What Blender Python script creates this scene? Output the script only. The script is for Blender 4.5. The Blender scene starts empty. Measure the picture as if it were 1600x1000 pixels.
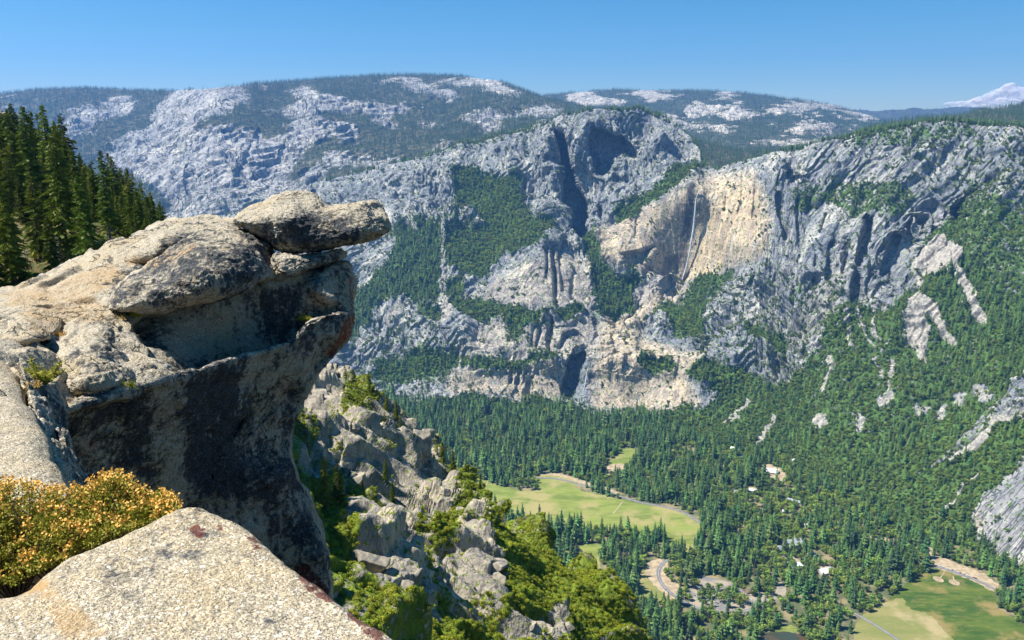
import bpy, math, random
import numpy as np
from mathutils import Vector
random.seed(7)
RNG = np.random.default_rng(7)
SC = bpy.context.scene
COL = SC.collection
F = 1262.0
PITCH = math.radians(12.7)
CP, SP = math.cos(PITCH), math.sin(PITCH)
FLOOR = -990.0

# ------------------------------------------------------------------ camera geometry helpers
def world(px, py, Y):
    px = np.asarray(px, float); py = np.asarray(py, float); Y = np.asarray(Y, float)
    v = (500 - py) / F
    dy = CP + v * SP
    return np.stack([(px - 800) / F / dy * Y, Y + 0 * px, (-SP + v * CP) / dy * Y], -1)

def project(P):
    X, Y, Z = P[..., 0], P[..., 1], P[..., 2]
    d = Y * CP - Z * SP
    u = Y * SP + Z * CP
    return 800 + F * X / d, 500 - F * u / d

def at_z(px, py, z=FLOOR):
    v = (500 - py) / F
    s = (-SP + v * CP) / (CP + v * SP)
    return world(px, py, z / s)

# ------------------------------------------------------------------ noise
_perm = np.random.default_rng(3).permutation(256).astype(np.int32)
_perm = np.concatenate([_perm, _perm, _perm])
_g = np.random.default_rng(5).normal(size=(256, 3)).astype(np.float32)
_g /= np.linalg.norm(_g, axis=1)[:, None]

def pnoise(P):
    P = np.asarray(P, np.float32)
    sh = P.shape[:-1]
    P = P.reshape(-1, 3)
    i = np.floor(P).astype(np.int32); f = P - i; i &= 255
    u = f * f * f * (f * (f * 6 - 15) + 10)
    out = np.zeros(len(P), np.float32)
    for a in (0, 1):
        wa = u[:, 0] if a else 1 - u[:, 0]
        pa = _perm[i[:, 0] + a]
        for b in (0, 1):
            wb = wa * (u[:, 1] if b else 1 - u[:, 1])
            pb = _perm[pa + i[:, 1] + b]
            for c in (0, 1):
                w = wb * (u[:, 2] if c else 1 - u[:, 2])
                g = _g[_perm[pb + i[:, 2] + c] & 255]
                out += w * (g[:, 0] * (f[:, 0] - a) + g[:, 1] * (f[:, 1] - b) + g[:, 2] * (f[:, 2] - c))
    return (out * 1.5).reshape(sh)

def fbm(P, scale, octv=4, gain=.5, ridge=False, off=0.0):
    P = np.asarray(P) / scale + off
    a, s, t = 1.0, 0.0, 0.0
    for k in range(octv):
        n = pnoise(P)
        if ridge: n = 1 - 2 * np.abs(n)
        s = s + a * n; t += a; a *= gain
        P = P * 2.03 + 17.3
    return s / t

def sstep(a, b, x):
    t = np.clip((x - a) / (b - a), 0, 1)
    return t * t * (3 - 2 * t)

# ------------------------------------------------------------------ map layers traced on the photograph's bearings, laid on the land
RX0, RY0, RW, RH = -300, 40, 2200, 1100
def raster(val=0.0): return np.full((RH, RW), val, np.float32)
def blur(a, r):
    r = int(r)
    if r < 1: return a
    for _ in range(2):
        for ax in (0, 1):
            c = np.cumsum(np.concatenate([np.repeat(np.take(a, [0], ax), r + 1, ax), a, np.repeat(np.take(a, [-1], ax), r, ax)], ax), ax, dtype=np.float64)
            n = a.shape[ax]
            a = ((np.take(c, range(2 * r + 1, 2 * r + 1 + n), ax) - np.take(c, range(0, n), ax)) / (2 * r + 1)).astype(np.float32)
    return a
def poly(a, pts, val, mode='set'):
    pts = [(x - RX0, y - RY0) for x, y in pts]
    xs = [p[0] for p in pts]; ys = [p[1] for p in pts]
    x0, x1 = max(0, int(min(xs)) - 1), min(RW, int(max(xs)) + 2)
    y0, y1 = max(0, int(min(ys)) - 1), min(RH, int(max(ys)) + 2)
    if x1 <= x0 or y1 <= y0: return
    gx, gy = np.meshgrid(np.arange(x0, x1) + .5, np.arange(y0, y1) + .5)
    ins = np.zeros(gx.shape, bool)
    for (ax, ay), (bx, by) in zip(pts, pts[1:] + pts[:1]):
        if ay == by: continue
        c = ((ay > gy) != (by > gy)) & (gx < (bx - ax) * (gy - ay) / (by - ay) + ax)
        ins ^= c
    v = a[y0:y1, x0:x1]
    if mode == 'set': v[ins] = val
    elif mode == 'add': v[ins] += val
    else: v[ins] = np.maximum(v[ins], val)
def line(a, pts, w, val, mode='set'):
    pts = [(x - RX0, y - RY0) for x, y in pts]
    for (ax, ay), (bx, by) in zip(pts, pts[1:]):
        x0, x1 = max(0, int(min(ax, bx) - w)), min(RW, int(max(ax, bx) + w + 2))
        y0, y1 = max(0, int(min(ay, by) - w)), min(RH, int(max(ay, by) + w + 2))
        if x1 <= x0 or y1 <= y0: continue
        gx, gy = np.meshgrid(np.arange(x0, x1) + .5, np.arange(y0, y1) + .5)
        L = (bx - ax) ** 2 + (by - ay) ** 2 + 1e-6
        t = np.clip(((gx - ax) * (bx - ax) + (gy - ay) * (by - ay)) / L, 0, 1)
        d = np.hypot(gx - ax - t * (bx - ax), gy - ay - t * (by - ay))
        v = a[y0:y1, x0:x1]; m = d < w / 2
        v[m] = val if mode == 'set' else np.maximum(v[m], val)
def look(a, px, py):
    x = np.clip(px - RX0 - .5, 0, RW - 1.001); y = np.clip(py - RY0 - .5, 0, RH - 1.001)
    i = x.astype(int); j = y.astype(int); u = x - i; v = y - j
    return (a[j, i] * (1 - u) + a[j, i + 1] * u) * (1 - v) + (a[j + 1, i] * (1 - u) + a[j + 1, i + 1] * u) * v

def rbf(pts):
    A = np.array(pts, float); n = len(A)
    X = A[:, :2] / 400
    def phi(r2): return 0.5 * r2 * np.log(r2 + 1e-9)
    K = phi(((X[:, None] - X[None]) ** 2).sum(-1)) + np.eye(n) * 1e-4
    M = np.zeros((n + 3, n + 3)); M[:n, :n] = K; M[:n, n] = 1; M[:n, n + 1:] = X; M[n, :n] = 1; M[n + 1:, :n] = X.T
    w = np.linalg.solve(M, np.concatenate([np.log(A[:, 2]), np.zeros(3)]))
    def fn(px, py):
        x = np.asarray(px, float) / 400; y = np.asarray(py, float) / 400
        s = w[n] + w[n + 1] * x + w[n + 2] * y
        for k in range(n):
            s = s + w[k] * phi((x - X[k, 0]) ** 2 + (y - X[k, 1]) ** 2)
        return np.exp(s)
    return fn

# ------------------------------------------------------------------ mesh helpers
def mesh_np(name, V, Fq, mat, attrs=None, smooth=True, origin=None, colors=None):
    V = np.asarray(V, np.float64).reshape(-1, 3)
    if origin is not None: V = V - np.asarray(origin)
    me = bpy.data.meshes.new(name)
    Fq = np.asarray(Fq, np.int32); k = Fq.shape[1]
    me.vertices.add(len(V)); me.vertices.foreach_set('co', V.astype(np.float32).ravel())
    me.loops.add(Fq.size); me.loops.foreach_set('vertex_index', Fq.ravel())
    me.polygons.add(len(Fq))
    me.polygons.foreach_set('loop_start', np.arange(0, Fq.size, k, dtype=np.int32))
    me.polygons.foreach_set('loop_total', np.full(len(Fq), k, np.int32))
    me.polygons.foreach_set('use_smooth', np.full(len(Fq), smooth))
    me.update(calc_edges=True)
    if mat: me.materials.append(mat)
    for n, a in (attrs or {}).items():
        if n == 'flow':
            at = me.attributes.new(n, 'FLOAT_VECTOR', 'POINT'); at.data.foreach_set('vector', np.asarray(a, np.float32).ravel()); continue
        at = me.attributes.new(n, 'FLOAT', 'POINT'); at.data.foreach_set('value', np.asarray(a, np.float32).ravel())
    return me
def link(name, me, parent=None, loc=None):
    o = bpy.data.objects.new(name, me); COL.objects.link(o)
    if parent: o.parent = parent
    if loc is not None: o.location = loc
    return o
def tag(o, label=None, cat=None, group=None, kind=None):
    if label: o['label'] = label
    if cat: o['category'] = cat
    if group: o['group'] = group
    if kind: o['kind'] = kind
    return o
def grid_faces(nr, nc, wrap=False):
    i, j = np.meshgrid(np.arange(nr - 1), np.arange(nc if wrap else nc - 1), indexing='ij')
    j2 = (j + 1) % nc
    return np.stack([i * nc + j, i * nc + j2, (i + 1) * nc + j2, (i + 1) * nc + j], -1).reshape(-1, 4)
def grid_normals(P, wrap=False):
    du = np.gradient(P, axis=0)
    dv = (np.roll(P, -1, 1) - np.roll(P, 1, 1)) if wrap else np.gradient(P, axis=1)
    n = np.cross(dv, du)
    return n / (np.linalg.norm(n, axis=-1, keepdims=True) + 1e-9)
class MB:
    """collects polygons for one mesh"""
    def __init__(s): s.v = []; s.f = []; s.m = []
    def add(s, v, f, m=0):
        b = len(s.v); s.v += [tuple(p) for p in v]; s.f += [tuple(b + i for i in q) for q in f]; s.m += [m] * len(f)
    def tube(s, p0, p1, r0, r1, n=6, m=0):
        p0 = np.array(p0, float); p1 = np.array(p1, float); d = p1 - p0; d /= np.linalg.norm(d) + 1e-9
        a = np.cross(d, (0, 0, 1) if abs(d[2]) < .9 else (1, 0, 0)); a /= np.linalg.norm(a); b = np.cross(d, a)
        v = []
        for p, r in ((p0, r0), (p1, r1)):
            for k in range(n):
                t = 2 * math.pi * k / n; v.append(p + r * (math.cos(t) * a + math.sin(t) * b))
        s.add(v, [(k, (k + 1) % n, n + (k + 1) % n, n + k) for k in range(n)] + [tuple(range(n, 2 * n))], m)
    def box(s, c, h, rz=0, m=0):
        cz, sz = math.cos(rz), math.sin(rz); v = []
        for dx, dy, dz in ((-1,-1,-1),(1,-1,-1),(1,1,-1),(-1,1,-1),(-1,-1,1),(1,-1,1),(1,1,1),(-1,1,1)):
            x, y = dx * h[0], dy * h[1]
            v.append((c[0] + x * cz - y * sz, c[1] + x * sz + y * cz, c[2] + dz * h[2]))
        s.add(v, [(3,2,1,0),(4,5,6,7),(0,1,5,4),(1,2,6,5),(2,3,7,6),(3,0,4,7)], m)
    def mesh(s, name, mats, smooth=False):
        me = bpy.data.meshes.new(name); me.from_pydata(s.v, [], s.f)
        for m in (mats if isinstance(mats, (list, tuple)) else [mats]): me.materials.append(m)
        me.polygons.foreach_set('material_index', s.m)
        me.polygons.foreach_set('use_smooth', [smooth] * len(s.f)); me.update()
        return me

# ------------------------------------------------------------------ materials
class NT:
    def __init__(s, name):
        s.mat = bpy.data.materials.new(name); s.mat.use_nodes = True
        s.t = s.mat.node_tree; s.t.nodes.clear()
        s.out = s.t.nodes.new('ShaderNodeOutputMaterial')
    def n(s, typ, props=None, **inp):
        d = s.t.nodes.new('ShaderNode' + typ)
        for k, v in (props or {}).items(): setattr(d, k, v)
        for k, v in inp.items():
            k = k.replace('_', ' ') if k not in d.inputs else k
            s.set(d, k, v)
        return d
    def set(s, d, k, v):
        i = d.inputs[int(k[1:])] if k[0] == '#' else d.inputs[k]
        if isinstance(v, bpy.types.NodeSocket): s.t.links.new(v, i)
        elif isinstance(v, bpy.types.Node): s.t.links.new(v.outputs[0], i)
        else: i.default_value = v if not (isinstance(v, tuple) and len(v) == 3 and i.type == 'RGBA') else v + (1,)
    def math(s, op, a, b=0.0, clamp=False):
        d = s.t.nodes.new('ShaderNodeMath'); d.operation = op; d.use_clamp = clamp
        s.set(d, '#0', a); s.set(d, '#1', b); return d.outputs[0]
    def mix(s, f, a, b, mode='MIX'):
        d = s.t.nodes.new('ShaderNodeMix'); d.data_type = 'RGBA'; d.blend_type = mode
        s.set(d, '#0', f); s.set(d, '#6', a); s.set(d, '#7', b); return d.outputs[2]
    def ramp(s, x, a, b, lo=0.0, hi=1.0):
        d = s.t.nodes.new('ShaderNodeMapRange'); d.interpolation_type = 'SMOOTHSTEP'
        s.set(d, '#0', x)
        for k, v in zip(('#1', '#2', '#3', '#4'), (a, b, lo, hi)): s.set(d, k, v)
        return d.outputs[0]
    def noise(s, co, scale, detail=4, rough=.55, dist=0.0):
        return s.n('TexNoise', Vector=co, Scale=scale, Detail=detail, Roughness=rough, Distortion=dist).outputs[0]
    def attr(s, name): return s.n('Attribute', {'attribute_name': name}).outputs['Fac']
    def co(s, scale=(1, 1, 1), rot=(0, 0, 0)):
        t = s.n('TexCoord')
        m = s.t.nodes.new('ShaderNodeMapping'); s.t.links.new(t.outputs['Object'], m.inputs[0])
        m.inputs['Scale'].default_value = scale; m.inputs['Rotation'].default_value = rot
        return m.outputs[0]
    def bsdf(s, color, rough=.85, normal=None, spec=.3, trans=0.0):
        b = s.n('BsdfPrincipled'); s.set(b, 'Base Color', color); s.set(b, 'Roughness', rough)
        b.inputs['Specular IOR Level'].default_value = spec
        if normal is not None: s.set(b, 'Normal', normal)
        s.t.links.new(b.outputs[0], s.out.inputs[0]); return b
    def bump(s, h, strength, dist):
        return s.n('Bump', Height=h, Strength=strength, Distance=dist).outputs[0]

def mat_far_rock(name, tree=(.045, .085, .022), fine=1.0, gcol=None, pale=0.0, tone=(1, 1, 1), joints=1.0):
    s = NT(name); c = s.co(); cv = s.n('Attribute', {'attribute_name': 'flow'}).outputs['Vector']
    T = lambda r, g, b: (r * tone[0], g * tone[1], b * tone[2])
    a = s.noise(c, .0055 * fine, 4, .55); b = s.noise(c, .05 * fine, 5, .6); st = s.noise(cv, .030 * fine, 5, .6, .5); st2 = s.noise(cv, .012 * fine, 4, .6, .6)
    col = s.mix(s.ramp(b, .38, .64), T(.25, .25, .26), T(.43, .41, .365))
    col = s.mix(s.ramp(a, .45, .62, 0, .6), col, T(.20, .21, .235))
    col = s.mix(s.ramp(st2, .52, .64, 0, .75), col, T(.62, .57, .47))
    col = s.mix(s.ramp(st, .54, .64, 0, .7), col, T(.13, .14, .165))
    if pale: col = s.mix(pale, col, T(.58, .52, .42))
    tan = s.math('MULTIPLY', s.attr('tan'), s.ramp(st2, .25, .5, .55, 1))
    tcol = s.mix(s.ramp(st, .42, .62), (.62, .48, .30), (.40, .31, .22))
    col = s.mix(tan, col, s.mix(s.ramp(s.noise(cv, .05, 4), .55, .7, 0, .7), tcol, (.52, .50, .47)))
    sc = s.attr('scree')
    scf = s.ramp(s.math('ADD', sc, s.math('MULTIPLY', s.math('SUBTRACT', s.noise(c, .06 * fine, 5, .7), .5), 1.0)), .35, .65)
    col = s.mix(scf, col, s.mix(s.ramp(s.noise(c, .12 * fine, 5, .75), .42, .6), (.20, .19, .175), (.42, .385, .32)))
    crack = s.ramp(s.math('ABSOLUTE', s.math('SUBTRACT', s.noise(cv, .011 * fine, 3, .6, .7), .5)), .0, .013, .95, 0)
    crack3 = s.ramp(s.math('ABSOLUTE', s.math('SUBTRACT', s.noise(c, .035 * fine, 4, .65, .3), .5)), .0, .010, .6, 0)
    crack2 = s.ramp(s.math('ABSOLUTE', s.math('SUBTRACT', s.noise(cv, .028 * fine, 3, .6, .5), .5)), .0, .022, .85, 0)
    ck = s.math('MULTIPLY', joints, s.math('MULTIPLY', s.math('MAXIMUM', s.math('MAXIMUM', crack, crack3), crack2), s.math('SUBTRACT', 1.0, s.math('MAXIMUM', scf, s.math('MULTIPLY', s.attr('tan'), .6)))))
    col = s.mix(ck, col, (.05, .055, .065))
    wet = s.math('MULTIPLY', s.attr('wet'), s.ramp(st, .3, .5, .6, 1))
    col = s.mix(wet, col, (.06, .055, .065))
    spot = s.math('MULTIPLY', s.ramp(s.noise(c, .10 * fine, 3, .7), .575, .60), s.math('GREATER_THAN', s.attr('veg'), .06))
    vg = s.ramp(s.math('ADD', s.attr('veg'), s.math('MULTIPLY', s.math('SUBTRACT', s.noise(c, .05 * fine, 6, .75), .5), 1.3)), .50, .60)
    vg = s.math('MAXIMUM', vg, spot)
    grn = s.mix(s.ramp(s.noise(c, .05 * fine, 6, .75), .42, .62), tree, gcol or tuple(x * 1.8 for x in tree))
    col = s.mix(vg, col, grn)
    h = s.math('ADD', s.math('MULTIPLY', s.noise(c, .10 * fine, 4, .55), .5), s.math('MULTIPLY', s.noise(cv, .07 * fine, 4, .55), 1.0))
    h = s.math('SUBTRACT', h, s.math('MULTIPLY', ck, .35))
    s.bsdf(col, .95, s.bump(h, 1.0, 6.0 / fine), .1)
    return s.mat

def mat_granite(name, base=(.43, .375, .28), grain=1.0, dark=(.035, .037, .04), warm=(.50, .37, .19), cracks=1.0):
    """coarse grained granite with lichen; attributes lich / red / tan place the stains and painted shade"""
    s = NT(name); c = s.co(); cs = s.co((1, 1, .3))
    v1 = s.n('TexVoronoi', Vector=c, Scale=140 * grain).outputs['Color']
    sepr = s.n('SeparateColor', Color=v1).outputs[0]
    v2 = s.n('TexVoronoi', Vector=c, Scale=260 * grain).outputs['Color']
    sep2 = s.n('SeparateColor', Color=v2).outputs[1]
    n1 = s.noise(c, 1.6, 6, .62); n2 = s.noise(c, 9, 6, .68); n3 = s.noise(c, 40, 4, .6)
    col = s.mix(s.ramp(sepr, .1, .8), tuple(x * .8 for x in base), tuple(min(1, x * 1.35) for x in base))
    col = s.mix(s.ramp(n1, .44, .68, 0, .5), col, warm)
    col = s.mix(s.ramp(n2, .5, .72, 0, .5), col, tuple(x * .55 for x in base))
    col = s.mix(s.math('MULTIPLY', s.ramp(sep2, .78, .84), .8), col, (.06, .055, .05))
    col = s.mix(s.ramp(sepr, .9, .95, 0, .7), col, (.74, .70, .62))
    tanm = s.math('MULTIPLY', s.attr('tan'), s.ramp(n2, .25, .6))
    col = s.mix(tanm, col, (.42, .25, .09))
    g = s.math('ADD', s.attr('lich_shade'), s.math('MULTIPLY', s.math('SUBTRACT', s.noise(c, 14, 7, .75), .5), 1.9))
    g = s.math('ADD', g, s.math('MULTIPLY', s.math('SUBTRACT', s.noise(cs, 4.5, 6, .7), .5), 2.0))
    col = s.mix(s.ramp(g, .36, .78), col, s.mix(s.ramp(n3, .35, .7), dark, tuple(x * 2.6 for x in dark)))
    pale = s.math('MULTIPLY', s.ramp(s.noise(c, 23, 5, .7), .60, .68), s.ramp(s.attr('lich_shade'), .1, .5))
    col = s.mix(s.math('MULTIPLY', pale, .7), col, (.36, .38, .36))
    r = s.math('ADD', s.attr('red'), s.math('MULTIPLY', s.math('SUBTRACT', s.noise(c, 17, 6, .75), .5), 1.8))
    col = s.mix(s.ramp(r, .62, .8, 0, .85), col, s.mix(s.attr('mar'), (.30, .065, .02), (.10, .022, .018)))
    cl = s.co((1, 1, 2.6), (.15, -.25, 0)); ckk = s.ramp(s.math('ABSOLUTE', s.math('SUBTRACT', s.noise(cl, 1.1, 5, .6, .3), .5)), 0, .013, 1, 0)
    ckk = s.math('MULTIPLY', ckk, s.ramp(s.noise(c, .9, 3), .44, .54, 0, cracks))
    col = s.mix(s.math('MULTIPLY', ckk, .8), col, (.05, .045, .04))
    h = s.math('ADD', s.math('MULTIPLY', n2, 1.0), s.math('MULTIPLY', n3, .45)); h = s.math('SUBTRACT', h, s.math('MULTIPLY', ckk, .8))
    h = s.math('ADD', h, s.math('MULTIPLY', sepr, .07))
    h = s.math('ADD', h, s.math('MULTIPLY', n1, 1.5))
    s.bsdf(col, .9, s.bump(h, .9, .055), .25)
    return s.mat

def mat_leaf(name, a, b, var=.35, rough=.6, scale=.5, trans=True):
    s = NT(name); oi = s.n('ObjectInfo')
    rnd = oi.outputs['Random']
    n = s.noise(s.n('TexCoord').outputs['Object'], scale, 2)
    f = s.math('ADD', s.math('MULTIPLY', rnd, .8), s.math('MULTIPLY', n, .35), True)
    col = s.mix(f, a, b)
    r2 = s.math('FRACT', s.math('MULTIPLY', rnd, 7.31)); r3 = s.math('FRACT', s.math('MULTIPLY', rnd, 13.7))
    if var: col = s.n('HueSaturation', Hue=s.math('ADD', .470, s.math('MULTIPLY', r2, .05)), Value=s.math('ADD', .65, s.math('MULTIPLY', r3, .75)), Color=col).outputs[0]
    bs = s.bsdf(col, rough, None, .25)
    if trans:
        tr = s.n('BsdfTranslucent'); s.set(tr, 'Color', s.mix(.4, col, (.16, .2, .02)))
        mx = s.n('MixShader', Fac=.22); s.t.links.new(bs.outputs[0], mx.inputs[1]); s.t.links.new(tr.outputs[0], mx.inputs[2])
        s.t.links.new(mx.outputs[0], s.out.inputs[0])
    return s.mat

def mat_plain(name, col, col2=None, scale=1.0, rough=.8, bump=0.0, lo=.4, hi=.6):
    s = NT(name); c = s.co()
    n = s.noise(c, scale, 5, .6)
    s.bsdf(s.mix(s.ramp(n, lo, hi), col, col2 or tuple(x * .7 for x in col)), rough, s.bump(n, .8, bump) if bump else None, .3)
    return s.mat

M = {}
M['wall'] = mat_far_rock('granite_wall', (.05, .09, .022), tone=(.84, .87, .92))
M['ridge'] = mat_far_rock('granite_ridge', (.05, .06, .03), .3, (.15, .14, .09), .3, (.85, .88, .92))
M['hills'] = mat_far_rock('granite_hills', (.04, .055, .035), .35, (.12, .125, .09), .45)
M['near_land'] = mat_far_rock('crag_rock', (.09, .12, .015), 9.0, None, .2, (.86, .80, .70), .45)
M['granite'] = mat_granite('granite')
M['granite_slab'] = mat_granite('granite_slab', (.40, .34, .24), .9, cracks=0.0)
M['crag'] = mat_granite('crag_granite', (.44, .41, .35), .03)
M['crag'].node_tree.nodes  # near crags, seen from far
M['needle'] = mat_leaf('needles', (.035, .085, .010), (.17, .21, .018), scale=.4)
M['needle_far'] = mat_leaf('needles_far', (.016, .062, .022), (.13, .235, .045), scale=.1)
M['oak'] = mat_leaf('oak_leaves', (.045, .12, .018), (.25, .34, .055), scale=.1)
M['brush'] = mat_leaf('brush_leaves', (.05, .11, .02), (.17, .23, .045), scale=.1)
M['manzanita'] = mat_leaf('manzanita_leaves', (.10, .15, .008), (.30, .34, .025), scale=.6)
M['bark'] = mat_plain('bark', (.10, .07, .05), (.05, .035, .028), 3, .95, .05)
M['snag'] = mat_plain('dead_wood', (.34, .31, .27), (.16, .14, .12), 2, .9, .02)
M['rust_tree'] = mat_leaf('dying_needles', (.20, .13, .07), (.34, .30, .22), scale=.2)

# ------------------------------------------------------------------ land cover layers
veg = raster(.16); con = raster(.15); tan = raster(0); scree = raster(0); wet = raster(0); carve = raster(0); smoothm = raster(0)
# main wall
poly(veg, [(1230,300),(1330,275),(1400,290),(1440,310),(1400,345),(1330,335),(1290,320),(1240,340)], .58)
poly(veg, [(1440,210),(1760,210),(1760,380),(1560,400),(1500,330),(1460,280)], .42)
poly(veg, [(1080,450),(1250,420),(1330,440),(1320,560),(1230,600),(1100,560),(1060,520)], .42)
poly(veg, [(560,490),(700,520),(720,600),(600,640),(540,560)], .42)
poly(veg, [(1340,190),(1500,190),(1560,210),(1420,225),(1320,235)], .55)
poly(veg, [(1400,230),(1500,225),(1480,300),(1400,300)], .36); poly(veg, [(560,360),(640,350),(600,430),(540,440)], .3); poly(veg, [(640,230),(820,205),(900,190),(900,196),(800,222),(660,250)], .55)
poly(veg, [(712,262),(745,262),(760,272),(785,276),(808,272),(812,285),(818,300),(822,320),(830,340),(850,345),(862,365),(845,378),(820,385),(800,400),(775,415),(768,430),(740,440),(725,438),(715,425),(695,415),(695,385),(700,372),(720,360),(745,362),(765,355),(745,340),(735,325),(712,320),(710,300),(712,280)], 1)
poly(veg, [(640,345),(670,335),(735,325),(745,350),(700,372),(670,360)], .5)
poly(veg, [(600,355),(640,345),(670,350),(692,362),(690,415),(688,470),(660,475),(625,470),(600,480),(575,510),(545,540),(530,540),(530,500),(565,460),(585,430),(610,400),(625,380)], .78)
poly(veg, [(640,480),(690,478),(685,510),(660,500)], .7)
poly(veg, [(700,440),(730,450),(715,478),(745,470),(790,480),(830,485),(862,490),(850,503),(815,512),(770,495),(745,500),(720,500),(705,480)], 1)
poly(veg, [(790,505),(815,510),(830,520),(800,545),(785,540)], .6)
poly(veg, [(600,575),(650,555),(700,550),(715,565),(690,580),(640,590),(600,602),(585,605)], .92)
poly(veg, [(700,555),(740,560),(790,560),(850,560),(870,552),(882,560),(850,572),(800,577),(745,577),(720,570)], .85)
poly(veg, [(870,483),(895,480),(915,492),(900,500),(875,498)], 1)
poly(veg, [(1095,258),(1060,290),(1010,320),(975,350),(953,345),(965,325),(1000,305),(1040,280),(1070,258),(1090,245)], .95)
poly(veg, [(915,372),(940,360),(935,385),(935,405),(965,430),(978,440),(985,418),(1002,445),(988,452),(985,470),(1000,482),(965,490),(935,498),(928,470),(930,445),(918,410)], 1)
poly(veg, [(1080,450),(1100,430),(1140,415),(1152,425),(1110,460),(1100,490),(1090,520),(1060,524),(1025,500),(1030,480),(1060,465)], .75)
poly(veg, [(1025,480),(1075,500),(1100,510),(1090,528),(1060,526),(1020,505)], 1)
poly(veg, [(985,566),(1010,560),(1050,572),(1062,585),(1040,588),(1000,580)], 1)
poly(veg, [(1080,578),(1120,570),(1160,580),(1190,595),(1170,608),(1120,604),(1085,598)], 1)
poly(veg, [(1170,515),(1195,515),(1200,535),(1180,540)], .9)
poly(veg, [(1200,525),(1230,530),(1240,550),(1215,548)], .9)
# forest and oak slope under and right of the wall
FOOT = [(560,665),(600,662),(640,652),(690,628),(730,614),(760,622),(800,632),(830,614),(860,617),(885,634),(920,652),(960,657),(1000,652),(1040,640),(1075,630),(1090,640),(1130,620),(1165,640),(1200,640),(1240,615),(1275,600),(1290,560),(1310,530),(1330,490),(1360,478),(1400,480),(1430,472),(1445,440),(1420,400),(1450,360),(1490,345),(1545,338),(1560,385),(1600,388),(1780,380),(1780,1100),(560,1100)]
poly(veg, FOOT, .86)
poly(veg, [(1395,455),(1430,450),(1470,460),(1500,480),(1480,470),(1440,480),(1400,480)], .6)
poly(veg, [(1100,600),(1230,600),(1280,560),(1300,600),(1260,640),(1160,650)], .72)
poly(veg, [(1300,500),(1420,480),(1560,500),(1580,600),(1500,700),(1400,700),(1290,660),(1260,620)], .68)
poly(veg, [(1500,330),(1600,330),(1640,480),(1560,470),(1500,400)], .62); poly(veg, [(1150,640),(1300,640),(1330,720),(1200,740)], .78)
poly(con, FOOT, .14)
poly(con, [(560,640),(700,640),(1000,660),(1100,700),(1120,780),(1300,830),(1460,860),(1600,900),(1600,1100),(560,1100)], .85)
poly(con, [(1480,420),(1780,400),(1780,620),(1600,620),(1480,640),(1360,760),(1330,740),(1440,620)], .55)
poly(con, [(545,340),(690,360),(690,480),(540,560)], .5)
poly(con, [(915,372),(1000,420),(1000,482),(930,498)], .5)
veg = blur(veg, 6)
def bare(pts, t=0.0, s=1.0, v=0.0):
    poly(veg, pts, v); poly(scree, pts, s)
    if t: poly(tan, pts, t)
def chute(pts, w, t=0.0):
    line(veg, pts, w * .8, .05); line(scree, pts, w * .8, 1)
    if t: line(tan, pts, w, t)
bare([(1420,400),(1425,385),(1440,375),(1475,366),(1490,385),(1500,400),(1515,415),(1510,430),(1525,450),(1530,470),(1537,490),(1548,505),(1540,522),(1525,505),(1513,480),(1503,455),(1500,435),(1480,425),(1460,432),(1440,427),(1422,415)], .45)
chute([(1428,425),(1436,440),(1442,455)], 9, .3)
bare([(1430,480),(1440,475),(1460,485),(1475,490),(1480,510),(1490,530),(1492,547),(1478,550),(1472,528),(1465,505),(1452,505),(1457,520),(1447,545),(1440,565),(1430,580),(1437,560),(1432,547),(1413,540),(1420,520),(1426,500)], .08)
chute([(1325,495),(1328,515),(1332,545)], 4, .35); chute([(1340,492),(1352,520),(1362,545)], 4, .3)
chute([(1365,478),(1370,505),(1374,535)], 5, .3); chute([(1368,555),(1374,582)], 5, .3)
chute([(1394,560),(1389,585),(1383,612)], 9); chute([(1478,550),(1482,570)], 4)
bare([(1374,612),(1392,610),(1398,628),(1380,640),(1371,632)], 0, .6, .3); bare([(1425,625),(1455,628),(1450,642),(1430,652)], 0, .6, .3)
bare([(1463,622),(1482,632),(1474,660),(1462,655)], 0, .6, .3); bare([(1492,615),(1515,618),(1508,632),(1490,632)], 0, .6, .3)
bare([(1522,610),(1548,602),(1552,622),(1535,630)], 0, .6, .3); bare([(1336,640),(1345,650),(1350,672),(1338,678)], 0, .6, .3)
chute([(1168,628),(1152,648),(1130,666)], 8, .1); chute([(1212,655),(1197,673),(1180,690)], 9)
chute([(1300,560),(1297,585),(1290,612)], 7, .4)
bare([(1274,655),(1292,652),(1287,668),(1275,672)], .4)
chute([(697,360),(693,400),(691,420),(693,450),(690,480),(697,505)], 5, .15); bare([(690,472),(706,475),(712,495),(700,508),(688,500)], .2)
chute([(716,545),(720,580),(716,605)], 5, .4); chute([(610,505),(628,482)], 8, .5)
chute([(640,345),(652,368)], 4, .2)
chute([(1533,738),(1505,765),(1490,785),(1476,812)], 5, .1)
bare([(1610,652),(1560,665),(1545,690),(1520,710),(1490,727),(1478,722),(1510,700),(1540,680),(1556,655),(1600,645)], .7)
# rocky spur at the right edge
for q, v in (([(1640,560),(1600,590),(1580,600),(1560,625),(1543,642),(1556,657),(1640,655)], .25), ([(1700,640),(1600,715),(1580,740),(1555,765),(1530,785),(1512,800),(1520,822),(1540,850),(1565,872),(1600,892),(1700,930)], .16)):
    poly(veg, q, v)
poly(veg, [(1500,690),(1545,640),(1560,650),(1520,700),(1450,740),(1420,760)], .5)
poly(tan, [(1512,795),(1545,770),(1560,780),(1535,830),(1520,822)], .7)
poly(tan, [(1480,700),(1700,560),(1700,930),(1560,880)], .10)
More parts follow.
